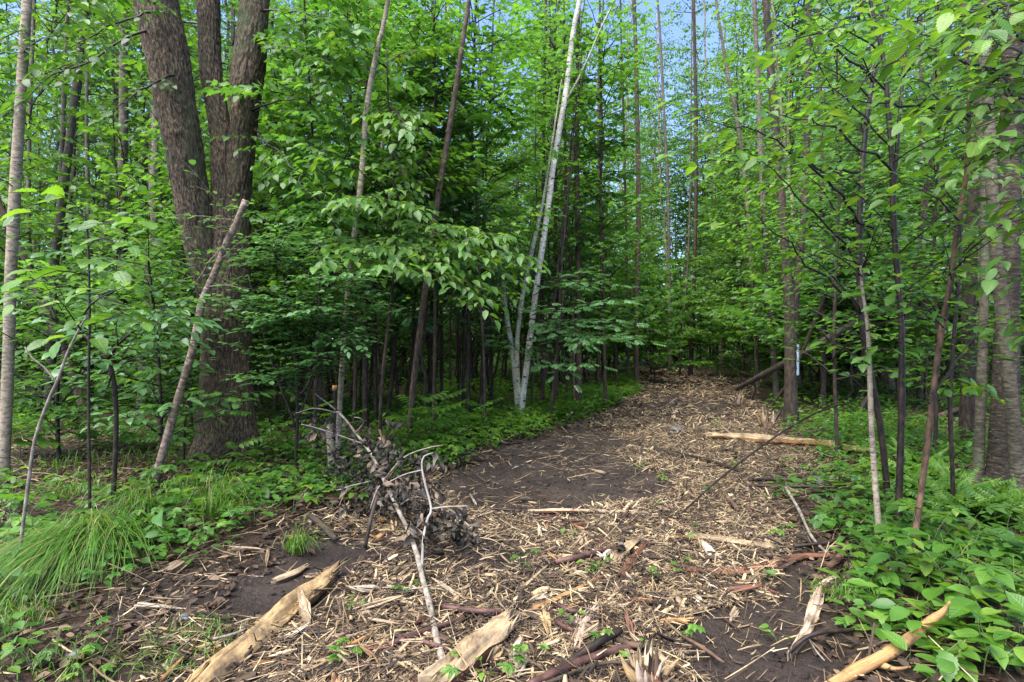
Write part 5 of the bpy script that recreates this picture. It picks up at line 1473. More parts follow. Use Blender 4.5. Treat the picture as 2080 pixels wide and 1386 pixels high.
stone('grey stone on the bottom left litter', 152, 1338, 30, 'stone', 1)
stone('small bluish stone at the lower edge of the left mud', 374, 1258, 28, 'stone', 2)
stone('flat grey stone below the bluish stone', 322, 1296, 30, 'stone', 3, .3)
stone('round grey boulder on the far mulch', 1374, 878, 30, 'stone', 4)
stone('pale pinkish stone higher up the far trail', 1372, 838, 16, 'stone_pink', 5)
stone('flat slate slab among the right herbs', 1668, 988, 60, 'stone', 6, .25)
stone('brick-red pebble left of the withered leaves', 632, 1074, 16, 'stone_pink', 7)
stone('light grey stone next to the slate slab', 1612, 1004, 24, 'stone', 8, .4)
stone('whitish chip of stone behind the right herbs', 1706, 982, 16, 'stone_pink', 9, .5)

# ---------------------------------------------------------------- chips on the trail
def chip_arrays(n, g, x, y, size):
    """Geometry of n wood chips: centre, axes and size arrays."""
    L = size
    yaw = g.normal(0.6, 1.1, n)
    pitch = g.normal(0, 0.24, n)
    roll = g.normal(0, 0.5, n)
    D = np.stack([np.cos(yaw) * np.cos(pitch), np.sin(yaw) * np.cos(pitch), np.sin(pitch)], -1)
    U = unit(np.stack([np.sin(roll) * -np.sin(yaw), np.sin(roll) * np.cos(yaw), np.cos(roll)], -1))
    U = unit(U - D * np.sum(D * U, -1, keepdims=True))
    X = np.cross(D, U)
    z = height(x, y) + np.abs(g.normal(0.0, 0.012, n)) - .002 + np.abs(np.sin(pitch)) * L * 0.4
    return np.stack([x, y, z], -1), D, U, X


def chips_geom(mb, g, C, D, U, X, L, Wd):
    n = len(L)
    ts = np.array([-0.5, -0.12, 0.22, 0.5])
    w = np.stack([g.uniform(.05, .8, n), g.uniform(.7, 1.1, n), g.uniform(.6, 1.1, n), g.uniform(.0, .7, n)], -1) * Wd[:, None] * 0.5
    bend = g.normal(0, 0.05, n)
    sk = g.normal(0, 0.10, (n, 4)) * Wd[:, None]
    V = np.zeros((n, 4, 4, 3))
    co = np.zeros((n, 4, 4, 3))
    th = Wd * g.uniform(.12, .4, n)
    off = g.uniform(0, 9, n)
    for i, t in enumerate(ts):
        c = C + D * (t * L)[:, None] + U * (bend * L * (0.25 - t * t) * 4)[:, None] + X * sk[:, i, None]
        for j, (sx, sz) in enumerate(((-1, -1), (-1, .5), (1, .5), (1, -1))):
            V[:, i, j] = c + X * (sx * w[:, i])[:, None] + U * (sz * th)[:, None]
            co[:, i, j] = np.stack([sx * w[:, i] + off, t * L + off, sz * th], -1)
    base = (np.arange(n) * 16)[:, None, None]
    q = []
    for i in range(3):
        for j in range(3):
            q.append([i * 4 + j, (i + 1) * 4 + j, (i + 1) * 4 + j + 1, i * 4 + j + 1])
    q = np.array(q)
    mb.add(V.reshape(-1, 3), [(q[None] + base).reshape(-1, 4)], co.reshape(-1, 3))


g = np.random.default_rng(31)


def trail_points(n, ymin, ymax, bare=1.0, spill=0.25):
    x = g.uniform(-3.2, 10, n * 6)
    y = g.uniform(ymin, ymax, n * 6)
    td = trail_dist(x, y) + 0.25 * noise(x * 2.5, y * 2.5)
    pr = np.clip(0.5 - td / spill, 0, 1) * (1 - bare * np.clip(mudness(x, y) * 2.0, 0, 0.985))
    pr = pr * np.clip(0.75 + 0.9 * noise(x * 1.3 + 4, y * 1.3), 0.12, 1)
    k = np.where(g.uniform(0, 1, len(x)) < pr)[0][:n]
    return x[k], y[k]


mb = MB()
for n, y0, y1, s, wd in ((40000, 1.9, 5.2, .047, .105), (30000, 4.6, 9.5, .055, .09), (19000, 9, 17, .08, .10), (7000, 16, 26, .11, .12)):
    x, y = trail_points(n, y0, y1)
    L = np.minimum(s * np.exp(g.normal(0, 0.6, len(x))), s * 2.6)
    C, D, U, X = chip_arrays(len(x), g, x, y, L)
    chips_geom(mb, g, C, D, U, X, L, L * wd * np.exp(g.normal(0.05, .35, len(x))))
# fine strands
x, y = trail_points(60000, 1.9, 10.0, bare=0.93, spill=0.7)
L = np.minimum(0.085 * np.exp(g.normal(0, .55, len(x))), .3)
C, D, U, X = chip_arrays(len(x), g, x, y, L)
chips_geom(mb, g, C, D, U, X, L, 0.004 * np.exp(g.normal(0, .4, len(x))))
kind(mb.obj('wood_mulch', M['chip']), 'stuff')

# clods and crumbs of soil in the bare patches
x, y = g.uniform(-4, 5, 60000), g.uniform(2.1, 9, 60000)
ok = (mudness(x, y) > .25) & (g.uniform(0, 1, 60000) < .42)
x, y = x[ok][:9000], y[ok][:9000]
k = len(x)
OC = np.array([[1, 0, 0], [-1, 0, 0], [0, 1, 0], [0, -1, 0], [0, 0, 1], [0, 0, -.6]], float)
OF = np.array([[0, 2, 4], [2, 1, 4], [1, 3, 4], [3, 0, 4], [2, 0, 5], [1, 2, 5], [3, 1, 5], [0, 3, 5]])
r = .007 * np.exp(g.normal(0, .55, k))
V = OC[None] * g.uniform(.6, 1.35, (k, 6, 1)) * r[:, None, None] * np.array([1.2, 1.2, .8]) + np.stack([x, y, height(x, y)], -1)[:, None]
mb = MB()
mb.add(V.reshape(-1, 3), [(OF[None] + (np.arange(k) * 6)[:, None, None]).reshape(-1, 3)])
o = mb.obj('soil_clods', M['ground'])
at = o.data.attributes.new('trail', 'FLOAT', 'POINT')
at.data.foreach_set('value', np.ones(k * 6, np.float32))
kind(o, 'stuff')

# single chips, the largest ones, each an object
SEEN = set()


def fresh(lb):
    if lb in SEEN:
        return False
    SEEN.add(lb)
    return True


LANDMARKS = [('the long split log', 530, 1270), ('the split block', 970, 1310), ('the grey dead branch', 870, 1220), ('the withered leaves', 790, 1060), ('the mud patch', 1090, 960), ('the orange bark strip', 1285, 1140),
             ('the long yellow splinter', 1150, 1205), ('the front stump', 1312, 1340), ('the curled bark strip', 1550, 1150), ('the barkless branch', 1650, 1250), ('the right saplings', 1740, 1110), ('the pale plank', 1480, 1096),
             ('the long thin pole', 1480, 960), ('the orange plank', 1580, 890), ('the blazed tree', 1607, 872), ('the half-peeled stick', 1200, 1037), ('the plum stick', 1190, 1125), ('the charred stick', 1200, 1320), ('the grey boulder', 1374, 878),
             ('the left mud', 520, 1190), ('the red-brown stick', 1190, 1345), ('the lower right mud', 1560, 1320), ('the trail bend', 1330, 800)]


def where(px, py):
    dist = [(math.hypot((px - x) * 0.8, (py - y) * 1.4), nm, x, y) for nm, x, y in LANDMARKS]
    dd, nm, x, y = min(dist)
    ax, ay = (px - x), (py - y) * 1.3
    near = 'just ' if dd < 70 else '' if dd < 160 else 'well '
    side = ('right of ' if ax > 0 else 'left of ') if abs(ax) > abs(ay) else ('in front of ' if ay > 0 else 'behind ')
    if near == 'well ' and side == 'in front of ':
        near = 'far '
    return near + side + nm


used = {}
chip_meshes = []
for k in range(16):
    m_ = MB()
    gg = np.random.default_rng(100 + k)
    n = 1
    Lk = np.array([1.0])
    W_ = [.07, .10, .14, .19][k % 4]
    ns = 3 + k % 3
    dj = unit(np.stack([gg.normal(0, .05, ns), np.ones(ns), gg.normal(0, .05, ns)], -1))
    uj = np.stack([gg.normal(0, .3, ns), np.zeros(ns), np.ones(ns)], -1)
    uj = unit(uj - dj * np.sum(dj * uj, -1, keepdims=True))
    chips_geom(m_, gg, np.stack([np.linspace(-.4, .4, ns) * W_, gg.uniform(-.18, .18, ns), gg.uniform(-.015, .02, ns)], -1), dj, uj, np.cross(dj, uj), gg.uniform(.55, .95, ns), W_ * gg.uniform(.35, .75, ns))
    m_.a = [a * 0.14 for a in m_.a]
    chip_meshes.append(m_)
CH_M = {}
for nm, c in (('pale cream', (0.48, 0.40, 0.285)), ('tan', (0.34, 0.25, 0.155)), ('orange-brown', (0.36, 0.19, 0.075)), ('dark brown', (0.085, 0.05, 0.032)), ('reddish bark', (0.15, 0.065, 0.04))):
    CH_M[nm] = wood_mat('chip_' + nm.replace(' ', '_').replace('-', '_'), [(0.0, tuple(v * .88 for v in c)), (1.0, c)])
chip_data = {}
n_done = 0
x, y = trail_points(900, 2.1, 9.0, bare=0.85)
keep = np.argsort(y + g.uniform(0, 5, len(y)))[:270]
L_ = np.clip(0.12 * np.exp(g.normal(0, .45, len(keep))), .06, .26)
C, D, U, X = chip_arrays(len(keep), g, x[keep], y[keep], L_)
C[:, 2] += 0.014
cn = list(CH_M)
for k in range(len(keep)):
    col = cn[int(g.choice(5, p=[.20, .26, .16, .20, .18]))]
    key = (k % 16, col)
    if key not in chip_data:
        m_ = chip_meshes[k % 16]
        import copy as _c
        chip_data[key] = _c.copy(m_).mesh('wood_chip', CH_M[col], smooth=False)
    o = bpy.data.objects.new('wood_chip', chip_data[key])
    l = L_[k]
    o.matrix_basis = Matrix(((X[k, 0] * l, D[k, 0] * l, U[k, 0] * l, C[k, 0]), (X[k, 1] * l, D[k, 1] * l, U[k, 1] * l, C[k, 1]), (X[k, 2] * l, D[k, 2] * l, U[k, 2] * l, C[k, 2]), (0, 0, 0, 1)))
    COL.objects.link(o)
    px, py = pix(C[k])
    wide = ['narrow', 'slim', 'broad', 'wide'][k % 4]
    ln = 'short' if l < .11 else 'long' if l > .17 else 'middling'
    ang = math.degrees(math.atan2(D[k, 1], D[k, 0])) % 180
    lie = 'across the trail' if ang < 30 or ang > 150 else 'along the trail' if 65 < ang < 115 else 'slanting'
    lb = f'{ln} {wide} {col} wood chip {lie}, {where(px, py)}'
    if len(lb.replace('-', ' ').split()) > 16:
        lb = f'{ln} {wide} {col} wood chip {where(px, py)}'
    if not fresh(lb):
        bpy.data.objects.remove(o)
        continue
    tag(o, lb, 'wood chip', 'wood chips scattered over the trail')

# ---------------------------------------------------------------- dead leaves on the forest floor
mb = MB()


def floor_points(n, x0, x1, y0, y1, edge=0.05):
    x, y = g.uniform(x0, x1, n), g.uniform(y0, y1, n)
    px = CX + x / y * FPX
    ok = (trail_dist(x, y) > edge) & (px > -250) & (px < 2330)
    return x[ok], y[ok]


for n, b_ in ((21000, (-5.5, 5.5, 2.1, 6.5)), (16000, (-12, 12, 6, 13))):
    x, y = floor_points(n, *b_, edge=-0.18)
    k = len(x)
    a = g.uniform(0, 6.28, k)
    put_leaves(mb, strip_leaf([0, .3, .7, 1.0], [0, .30, .26, 0], 0.5, 0.1) if b_[2] < 6 else SMALL, np.stack([x, y, height(x, y) + g.uniform(.003, .03, k)], -1), np.stack([np.cos(a), np.sin(a), g.normal(0, .25, k)], -1), np.stack([g.normal(0, .4, k), g.normal(0, .4, k), np.ones(k)], -1), .04 * np.exp(g.normal(0, .35, k)))
kind(mb.obj('leaf_litter', M['litter']), 'stuff')
# twigs and bits among the litter
mb = MB()
x, y = floor_points(16000, -8, 8, 2.1, 9, edge=-0.1)
L = 0.11 * np.exp(g.normal(0, .6, len(x)))
C, D, U, X = chip_arrays(len(x), g, x, y, L)
C[:, 2] += .012
chips_geom(mb, g, C, D, U, X, L, 0.006 * np.exp(g.normal(0, .4, len(x))))
kind(mb.obj('twig_litter', M['chip']), 'stuff')

# ---------------------------------------------------------------- herbs
def herb(name, label, cat, px, py, spec, leafmat, near, far, group, seed, scale=1.0, xy=None):
    """spec: 'tier' opposite pairs on a leaning stem, 'rosette' leaves on long stalks, 'star' compound leaves on stalks."""
    if not fresh(label):
        return None
    g = np.random.default_rng(seed)
    c = ground(px, py) if xy is None else np.array([xy[0], xy[1], H(*xy)])
    root = thing(name, label, cat, c, group)
    ls, st = [], MB()
    if spec == 'tier':
        ns = g.integers(1, 3)
        for s in range(ns):
            hgt = scale * g.uniform(.06, .18)
            lean = g.normal(0, .3, 2) * hgt
            tip = c + [lean[0], lean[1], hgt]
            pth = resample(np.array([c - [0, 0, .02], c + [lean[0] * .3, lean[1] * .3, hgt * .5], tip]), 7)
            tube(st, pth, np.linspace(.0032, .0018, 7) * scale, 5, cap=False)
            n = g.integers(1, 4)
            a0 = g.uniform(0, 6.28)
            for i in range(n):
                t = 1 - i * .22
                p = pth[min(6, int(t * 6))]
                for sgn in (0, math.pi):
                    a = a0 + i * 1.57 + sgn + g.normal(0, .25)
                    el = g.normal(0.02, .22) + (.25 if i == 0 else 0)
                    d = np.array([math.cos(a), math.sin(a), el])
                    ln = scale * g.uniform(.085, .15) * (1 - .10 * i) * (0.75 if i == 0 and g.uniform() < .4 else 1)
                    q = p + d * .012
                    ls.append((q, d, np.array([0, 0, 1]) + g.normal(0, .22, 3), ln))
    elif spec == 'rosette':
        for i in range(g.integers(3, 7)):
            a = g.uniform(0, 6.28)
            hh = scale * g.uniform(.05, .16)
            q = c + [math.cos(a) * hh * .6, math.sin(a) * hh * .6, hh]
            tube(st, np.array([c - [0, 0, .01], (c + q) / 2 + [0, 0, hh * .2], q]), [.0018, .0015, .0012], 4, cap=False)
            ls.append((q, np.array([math.cos(a), math.sin(a), g.normal(-.1, .15)]), np.array([0, 0, 1]) + g.normal(0, .22, 3), scale * g.uniform(.05, .10)))
    else:
        for i in range(g.integers(2, 5)):
            a = g.uniform(0, 6.28)
            hh = scale * g.uniform(.08, .24)
            q = c + [math.cos(a) * hh * .5, math.sin(a) * hh * .5, hh]
            tube(st, np.array([c - [0, 0, .01], (c + q) / 2 + [0, 0, hh * .15], q]), [.002, .0017, .0014], 4, cap=False)
            ls.append((q - 0.4 * scale * .1 * np.array([math.cos(a), math.sin(a), 0]), np.array([math.cos(a), math.sin(a), g.normal(-.12, .12)]), np.array([0, 0, 1]) + g.normal(0, .18, 3), scale * g.uniform(.11, .18)))
    st.obj('stem', M['herb_stem'], root)
    f = Fol()
    for l in ls:
        f.leaf(*l)
    finish(root, f, near, far, leafmat, None, branches=False, min_px=10)
    return root


m_, nt_, b_ = mat('herb_stem')
b_.inputs['Base Color'].default_value = (0.07, 0.10, 0.03, 1)
b_.inputs['Roughness'].default_value = .6
M['herb_stem'] = m_

HLAND = [('the orange peeled branch', 1830, 1310), ('the right saplings', 1800, 1140), ('the barkless branch', 1660, 1240), ('the slate slab', 1668, 988), ('the stout dark birch', 2036, 1015), ('the dark twig', 1690, 1095), ('the reddish sapling foot', 1850, 1150),
         ('the maple foot', 460, 930), ('the leaning cut stem', 305, 1004), ('the big grass tuft', 150, 1130), ('the bent black sapling', 228, 1045), ('the left birch', 5, 985), ('the withered leaves', 790, 1000), ('the birch stub', 676, 985), ('the left mud', 500, 1180),
         ('the birch clump', 1058, 850), ('the dark leaning trunk', 830, 905), ('the mud patch', 1000, 930), ('the trail bend', 1290, 800), ('the red stick', 650, 1015), ('the split block', 970, 1310), ('the long split log', 530, 1270), ('the orange bark strip', 1285, 1135), ('the half-peeled stick', 1200, 1037), ('the front stump', 1312, 1360), ('the grey stone', 152, 1338),
         ('the fern patch', 1930, 1040), ('the blazed tree', 1607, 872), ('the edge sticks', 1580, 980), ('the lower right corner', 2060, 1370)]


def hwhere(px, py):
    dist = [(math.hypot((px - x) * 0.8, (py - y) * 1.4), nm, x, y) for nm, x, y in HLAND]
    dd, nm, x, y = min(dist)
    ax, ay = (px - x), (py - y) * 1.3
    near = 'close ' if dd < 55 else 'a little ' if dd < 110 else 'well '
    side = ('right of ' if ax > 0 else 'left of ') if abs(ax) > abs(ay) else ('in front of ' if ay > 0 else 'behind ')
    return near + side + nm


def scatter_px(n, poly, g, mind=16):
    """Spots in a photograph polygon, even on the ground."""
    poly = np.array(poly, float)
    gp = np.array([flat(*p) for p in poly])
    out = []
    for _ in range(n * 40):
        x, y = g.uniform(gp[:, 0].min(), gp[:, 0].max()), g.uniform(gp[:, 1].min(), gp[:, 1].max())
        if not inside(np.array([x]), np.array([y]), gp)[0]:
            continue
        px, py = pix(np.array([x, y, 0.0]))
        if all(math.hypot(px - q[0], (py - q[1]) * 1.5) > mind for q in out):
            out.append((px, py))
        if len(out) >= n:
            break
    return out


g = np.random.default_rng(44)
k = 0
for n, poly, sc, md in ((76, [(1716, 1170), (1800, 1120), (1960, 1110), (2110, 1130), (2110, 1440), (1790, 1440), (1740, 1300)], .88, 20),
                        (52, [(1660, 1080), (1640, 1000), (1800, 950), (2100, 960), (2100, 1130), (1760, 1140)], .95, 18)):
    for px, py in scatter_px(n, poly, g, md):
        k += 1
        herb('broadleaf_seedling', f'{["low", "tall", "leaning", "spreading", "sparse", "full", "young"][(k * 3) % 7]} seedling with {["broad ribbed", "bright oval", "pointed glossy", "paired light green"][k % 4]} leaves {hwhere(px, py)}', 'seedling', px, py, 'tier', 'leaf_lush' if k % 3 else 'leaf_near', [OV, OV2, OV3], MID,
             'broad-leaved seedlings beside the trail', 400 + k, scale=sc * (1.0 + .25 * (k % 3 - 1)))
for n, poly, sc, md in ((34, [(560, 1000), (700, 960), (760, 920), (860, 940), (700, 1060), (580, 1080)], 1.0, 18), (46, [(280, 985), (420, 965), (580, 985), (560, 1060), (500, 1120), (300, 1130), (240, 1060)], 1.05, 20),
                        (70, [(830, 930), (900, 880), (1010, 865), (1150, 845), (1180, 860), (1000, 920), (930, 955), (860, 965)], 1.0, 11), (24, [(0, 1010), (60, 1060), (40, 1180), (0, 1220)], 1.1, 18), (30, [(1740, 1200), (1820, 1140), (2080, 1120), (2080, 1400), (1820, 1400)], 1.15, 34), (9, [(0, 1190), (30, 1180), (40, 1260), (0, 1270)], .7, 18),
                        (9, [(0, 1290), (120, 1330), (300, 1400), (0, 1400)], .65, 40)):
    for px, py in scatter_px(n, poly, g, md):
        k += 1
        sp = ('star', 'rosette', 'tier', 'star', 'rosette')[k % 5]
        nm, near, far, lb = {'star': ('creeper_plant', [PALM], PALM, 'five-fingered star leaves'), 'rosette': ('woodland_herb', [OV, ROUND], MIDR, 'low rounded leaves'), 'tier': ('broadleaf_seedling', [OV, OV2], MID, 'small paired oval leaves')}[sp]
        herb(nm, f'{["fresh", "small", "lush", "pale", "lanky", "squat", "drooping"][(k * 2) % 7]} plant with {lb} {hwhere(px, py)}', 'plant', px, py, sp, ['leaf_lush', 'leaf_near', 'leaf_lush', 'leaf_mid'][k % 4], near, far, 'woodland herbs beside the trail', 400 + k, scale=sc * (1.0 + .25 * (k % 3 - 1)))
# sprigs coming up through the mulch
for px, py in [(1040, 1140), (1060, 1150), (1010, 1150), (1216, 1164), (1196, 1158), (1150, 1116), (1160, 1090), (1200, 1310), (1238, 1336), (1180, 1335), (1290, 1330), (1030, 1350), (985, 1366), (935, 1370), (1160, 1250), (1345, 975), (1340, 1030), (1500, 960), (1440, 1000), (1590, 1110),
               (1580, 1300), (1700, 1250), (1560, 860), (1450, 870), (1300, 950), (1420, 1110), (1380, 1150), (830, 1200), (720, 1230), (700, 1330), (1540, 1180), (1400, 1290), (1080, 1310), (1350, 1180)]:
    k += 1
    sp = ('star', 'rosette')[k % 2]
    herb('mulch_sprig', f'small green sprig with {["lobed", "rounded"][k % 2]} leaves {hwhere(px, py)}', 'sprig', px, py, sp, 'leaf_lush', [PALM] if sp == 'star' else [ROUND, OV], PALM if sp == 'star' else MIDR, 'green sprigs in the mulch', 900 + k, scale=.55)
# ash seedlings with feathered leaves
for px, py, sc in [(850, 905, 1.5), (890, 900, 1.5), (868, 935, 1.3), (905, 870, 1.3), (835, 930, 1.1), (945, 900, 1.1), (640, 900, 1.3), (560, 940, 1.0), (980, 880, 1.1), (700, 905, 1.0), (480, 985, .9), (250, 930, 1.3), (90, 945, 1.3), (160, 925, 1.3), (40, 940, 1.2), (350, 930, 1.0)]:
    k += 1
    gg = np.random.default_rng(k)
    c = ground(px, py)
    r = thing('ash_seedling', f'{"taller" if sc > 1.25 else "middling" if sc > 1.05 else "low"} seedling with feathered ash leaves {hwhere(px, py)}, leaning {"left" if k % 2 else "right"}', 'seedling', c, 'feather-leaved seedlings')
    hh = .36 * sc
    tip = c + [gg.normal(0, .04), gg.normal(0, .04), hh]
    mb = MB()
    tube(mb, resample(np.array([c - [0, 0, .02], (c + tip) / 2 + [.01, 0, 0], tip]), 6), np.linspace(.005, .003, 6), 6, cap=False)
    mb.obj('stem', M['herb_stem'], r)
    f = Fol()
    for i in range(7):
        a = i * 2.4 + gg.uniform(-.3, .3)
        p = c + (tip - c) * (1 - .09 * i)
        f.leaf(p, np.array([math.cos(a), math.sin(a), .35 - .1 * i]), np.array([0, 0, 1.]) + gg.normal(0, .15, 3), sc * gg.uniform(.26, .38))
    finish(r, f, [PINN], PINN, 'leaf_near', None, branches=False)

# ferns at the right
for i, (px, py) in enumerate([(1860, 1030), (1915, 1050), (1960, 1075), (2010, 1080), (2060, 1085), (1890, 1000), (1945, 1020), (1990, 1040), (2040, 1050), (2090, 1080), (1830, 985), (1870, 975)]):
    c = ground(px, py)
    gg = np.random.default_rng(700 + i)
    r = thing('fern', f'{["broad", "narrow", "lacy", "drooping", "upright", "small", "loose", "spreading", "low", "arching", "stiff", "thin"][i]} fine-fronded pale green fern {hwhere(px, py)}', 'fern', c, 'ferns by the birches')
    f = Fol()
    for q in range(7):
        a = q * .9 + gg.uniform(-.3, .3)
        L = gg.uniform(.3, .48)
        f.leaf(c + [0, 0, gg.uniform(.03, .12)], np.array([math.cos(a), math.sin(a), gg.uniform(.25, .7)]), np.array([0, 0, 1.]) + gg.normal(0, .2, 3), L)
    finish(r, f, [FERN], FERN, 'leaf_lush', None, branches=False, name='frond')


# ---------------------------------------------------------------- grass
def grass_clump(label, px, py, n, L, flow, spread, seed, width=.0035, group='arching grass tufts', lift=.35):
    g = np.random.default_rng(seed)
    c = ground(px, py)
    p0 = c[None] + np.stack([g.normal(0, spread, n), g.normal(0, spread * .8, n), np.zeros(n)], -1)
    a = g.uniform(0, 6.28, n)
    out = np.stack([np.cos(a), np.sin(a), 0 * a], -1) * g.uniform(.1, .65, n)[:, None] + np.array([flow[0], flow[1], 0]) * g.uniform(.4, 1.2, n)[:, None]
    Ls = L * g.uniform(.5, 1.15, n)
    m = 8
    t = np.linspace(0, 1, m)
    hgt = g.uniform(lift * .6, lift * 1.5, n)
    V = np.zeros((n, m, 2, 3))
    side = unit(np.cross(out + 1e-4, [0, 0, 1.0]))
    w = width * g.uniform(.6, 1.3, n)
    for i, tt in enumerate(t):
        # rise, then arch over
        pos = p0 + out * (Ls * tt ** 1.35)[:, None]
        zz = hgt * Ls * 2.1 * (tt * (1.0 - 0.68 * tt)) * 1.4 - np.maximum(0, tt - .6) ** 2 * Ls * .9
        pos[:, 2] = np.maximum(p0[:, 2] + zz, height(pos[:, 0], pos[:, 1]) + .006)
        ww = (w * (1 - tt ** 2.2) + .0004)[:, None]
        V[:, i, 0] = pos - side * ww
        V[:, i, 1] = pos + side * ww
    base = (np.arange(n) * m * 2)[:, None, None]
    q = np.array([[i * 2, i * 2 + 1, i * 2 + 3, i * 2 + 2] for i in range(m - 1)])
    mb = MB()
    mb.add(V.reshape(-1, 3), [(q[None] + base).reshape(-1, 4)])
    r = thing('grass_tuft', label, 'grass tuft', c, group)
    kind(mb.obj('blade_mass', M['grass'], r), 'stuff')


grass_clump('largest arching grass tuft, combed down to the left', 205, 1115, 1300, .86, (.12, -.80), .09, 1, width=.0026, lift=.17)
grass_clump('second big drooping grass tuft below the largest one', 150, 1140, 700, .74, (.08, -.85), .07, 2, width=.0026, lift=.16)
grass_clump('grass tuft arching over above the largest tuft', 285, 1075, 220, .46, (-.2, -.55), .08, 3, lift=.42)
grass_clump('fine upright grass tuft at the foot of the cut stem', 400, 1030, 90, .30, (-.1, -.1), .16, 4, lift=.6)
grass_clump('loose grass tuft right of the cut stem', 450, 1070, 160, .40, (.35, -.25), .10, 5, lift=.5)
grass_clump('hanging grass tuft behind the bent black sapling', 150, 1025, 100, .40, (-.1, -.35), .14, 6, lift=.4)
grass_clump('dark green grass tuft below the left birch', 160, 960, 60, .34, (.1, -.3), .25, 7, lift=.4)
grass_clump('grass tuft at the maple foot', 330, 955, 70, .34, (.1, -.3), .22, 8, lift=.5)
grass_clump('short thin grass tuft in front of the flat grey stone', 400, 1290, 90, .24, (-.4, -.15), .10, 9, width=.0018, lift=.22)
grass_clump('short grass tuft left of the split log', 430, 1330, 80, .22, (-.4, -.2), .10, 10, width=.0018, lift=.22)
grass_clump('fresh grass tuft cut by the lower left corner', 0, 1290, 200, .34, (-.2, -.4), .12, 11, width=.002, lift=.35)
grass_clump('wiry grass tuft in the lower left litter', 70, 1375, 130, .22, (.2, -.2), .22, 12, width=.0018, lift=.25)
grass_clump('sparse grass tuft beside the grey stone', 230, 1340, 60, .20, (.25, -.1), .18, 13, width=.0018, lift=.22)
grass_clump('grass tuft hanging over the left mud', 600, 1120, 60, .30, (.4, -.3), .04, 14, lift=.45)
grass_clump('thin grass tuft by the barkless branch', 1730, 1230, 90, .24, (-.3, -.2), .07, 15, lift=.4)
grass_clump('grass tuft between the pale and reddish saplings', 1920, 1185, 90, .26, (.2, -.2), .06, 16, lift=.5)
mb = MB()

# ---------------------------------------------------------------- ground cover (one mass)
mb = MB()
g = np.random.default_rng(55)


def cover(n, x0, x1, y0, y1, k, size, T, hmax, dens):
    x, y = g.uniform(x0, x1, n), g.uniform(y0, y1, n)
    px = CX + x / y * FPX
    td = trail_dist(x, y)
    py = CY + CAMZ / y * FPX
    bare = inside(px, py, [(-300, 1235), (250, 1225), (420, 1170), (560, 1120), (480, 1500), (-300, 1500)]) | inside(px, py, [(-200, 1030), (130, 1030), (110, 1110), (-200, 1110)])
    pr = np.where(bare, .12, 1) * np.clip((td + 0.1) / 0.5, 0, 1) * np.clip(dens + 0.9 * noise(x * .8 + 7, y * .8), 0, 1) * (px > -250) * (px < 2330) * np.clip(1 - mudness(x, y) * 2, 0, 1)
    i = np.where(g.uniform(0, 1, n) < pr)[0]
    x, y = x[i], y[i]
    z = height(x, y)
    for _ in range(k):
        m = len(x)
        a = g.uniform(0, 6.28, m)
        r = g.uniform(.01, .10, m)
        p = np.stack([x + r * np.cos(a), y + r * np.sin(a), z + g.uniform(.02, hmax, m)], -1)
        put_leaves(mb, T, p, np.stack([np.cos(a), np.sin(a), g.normal(-.05, .22, m)], -1), np.stack([g.normal(0, .25, m), g.normal(0, .25, m), np.ones(m)], -1), size * g.uniform(.6, 1.3, m))


cover(2600, -5, 6, 2.6, 7, 6, .06, MIDR, .16, .28)
cover(1500, -5, 6, 2.6, 7, 3, .11, PALM, .2, .22)
cover(7000, -12, 13, 6, 13, 6, .085, MID, .26, .55)
cover(9000, -24, 26, 12, 26, 6, .13, SMALL, .4, .65)
cover(6000, -48, 50, 25, 50, 5, .28, SMALL, .7, .8)
kind(mb.obj('ground_cover', M['leaf_mid']), 'stuff')
mb = MB()
cover(1300, -6, 7, 4.6, 10, 5, .07, MIDR, .22, .35)
cover(2000, -2.5, 6, 7, 22, 6, .09, MID, .3, .5)
STRIP = [(820, 975), (900, 905), (1000, 862), (1150, 815), (1290, 772), (1296, 800), (1200, 850), (1000, 922), (930, 957)]
sg = np.array([flat(*p) for p in STRIP])
x, y = g.uniform(-2.5, 5, 9000), g.uniform(5.5, 21, 9000)
ok = inside(x, y, sg) & (g.uniform(0, 1, 9000) < np.clip(.75 + .7 * noise(x * 1.5, y * 1.5), .1, 1))
x, y = x[ok], y[ok]
for q in range(7):
    m = len(x)
    a = g.uniform(0, 6.28, m)
    r = g.uniform(.01, .11, m)
    put_leaves(mb, (MIDR, MID, PALM)[q % 3], np.stack([x + r * np.cos(a), y + r * np.sin(a), height(x, y) + g.uniform(.03, .24, m)], -1), np.stack([np.cos(a), np.sin(a), g.normal(-.05, .2, m)], -1), np.stack([g.normal(0, .22, m), g.normal(0, .22, m), np.ones(m)], -1), (.075, .08, .13)[q % 3] * g.uniform(.6, 1.3, m))
kind(mb.obj('ground_cover', M['leaf_lush']), 'stuff')

# ---------------------------------------------------------------- the wood behind
g = np.random.default_rng(66)


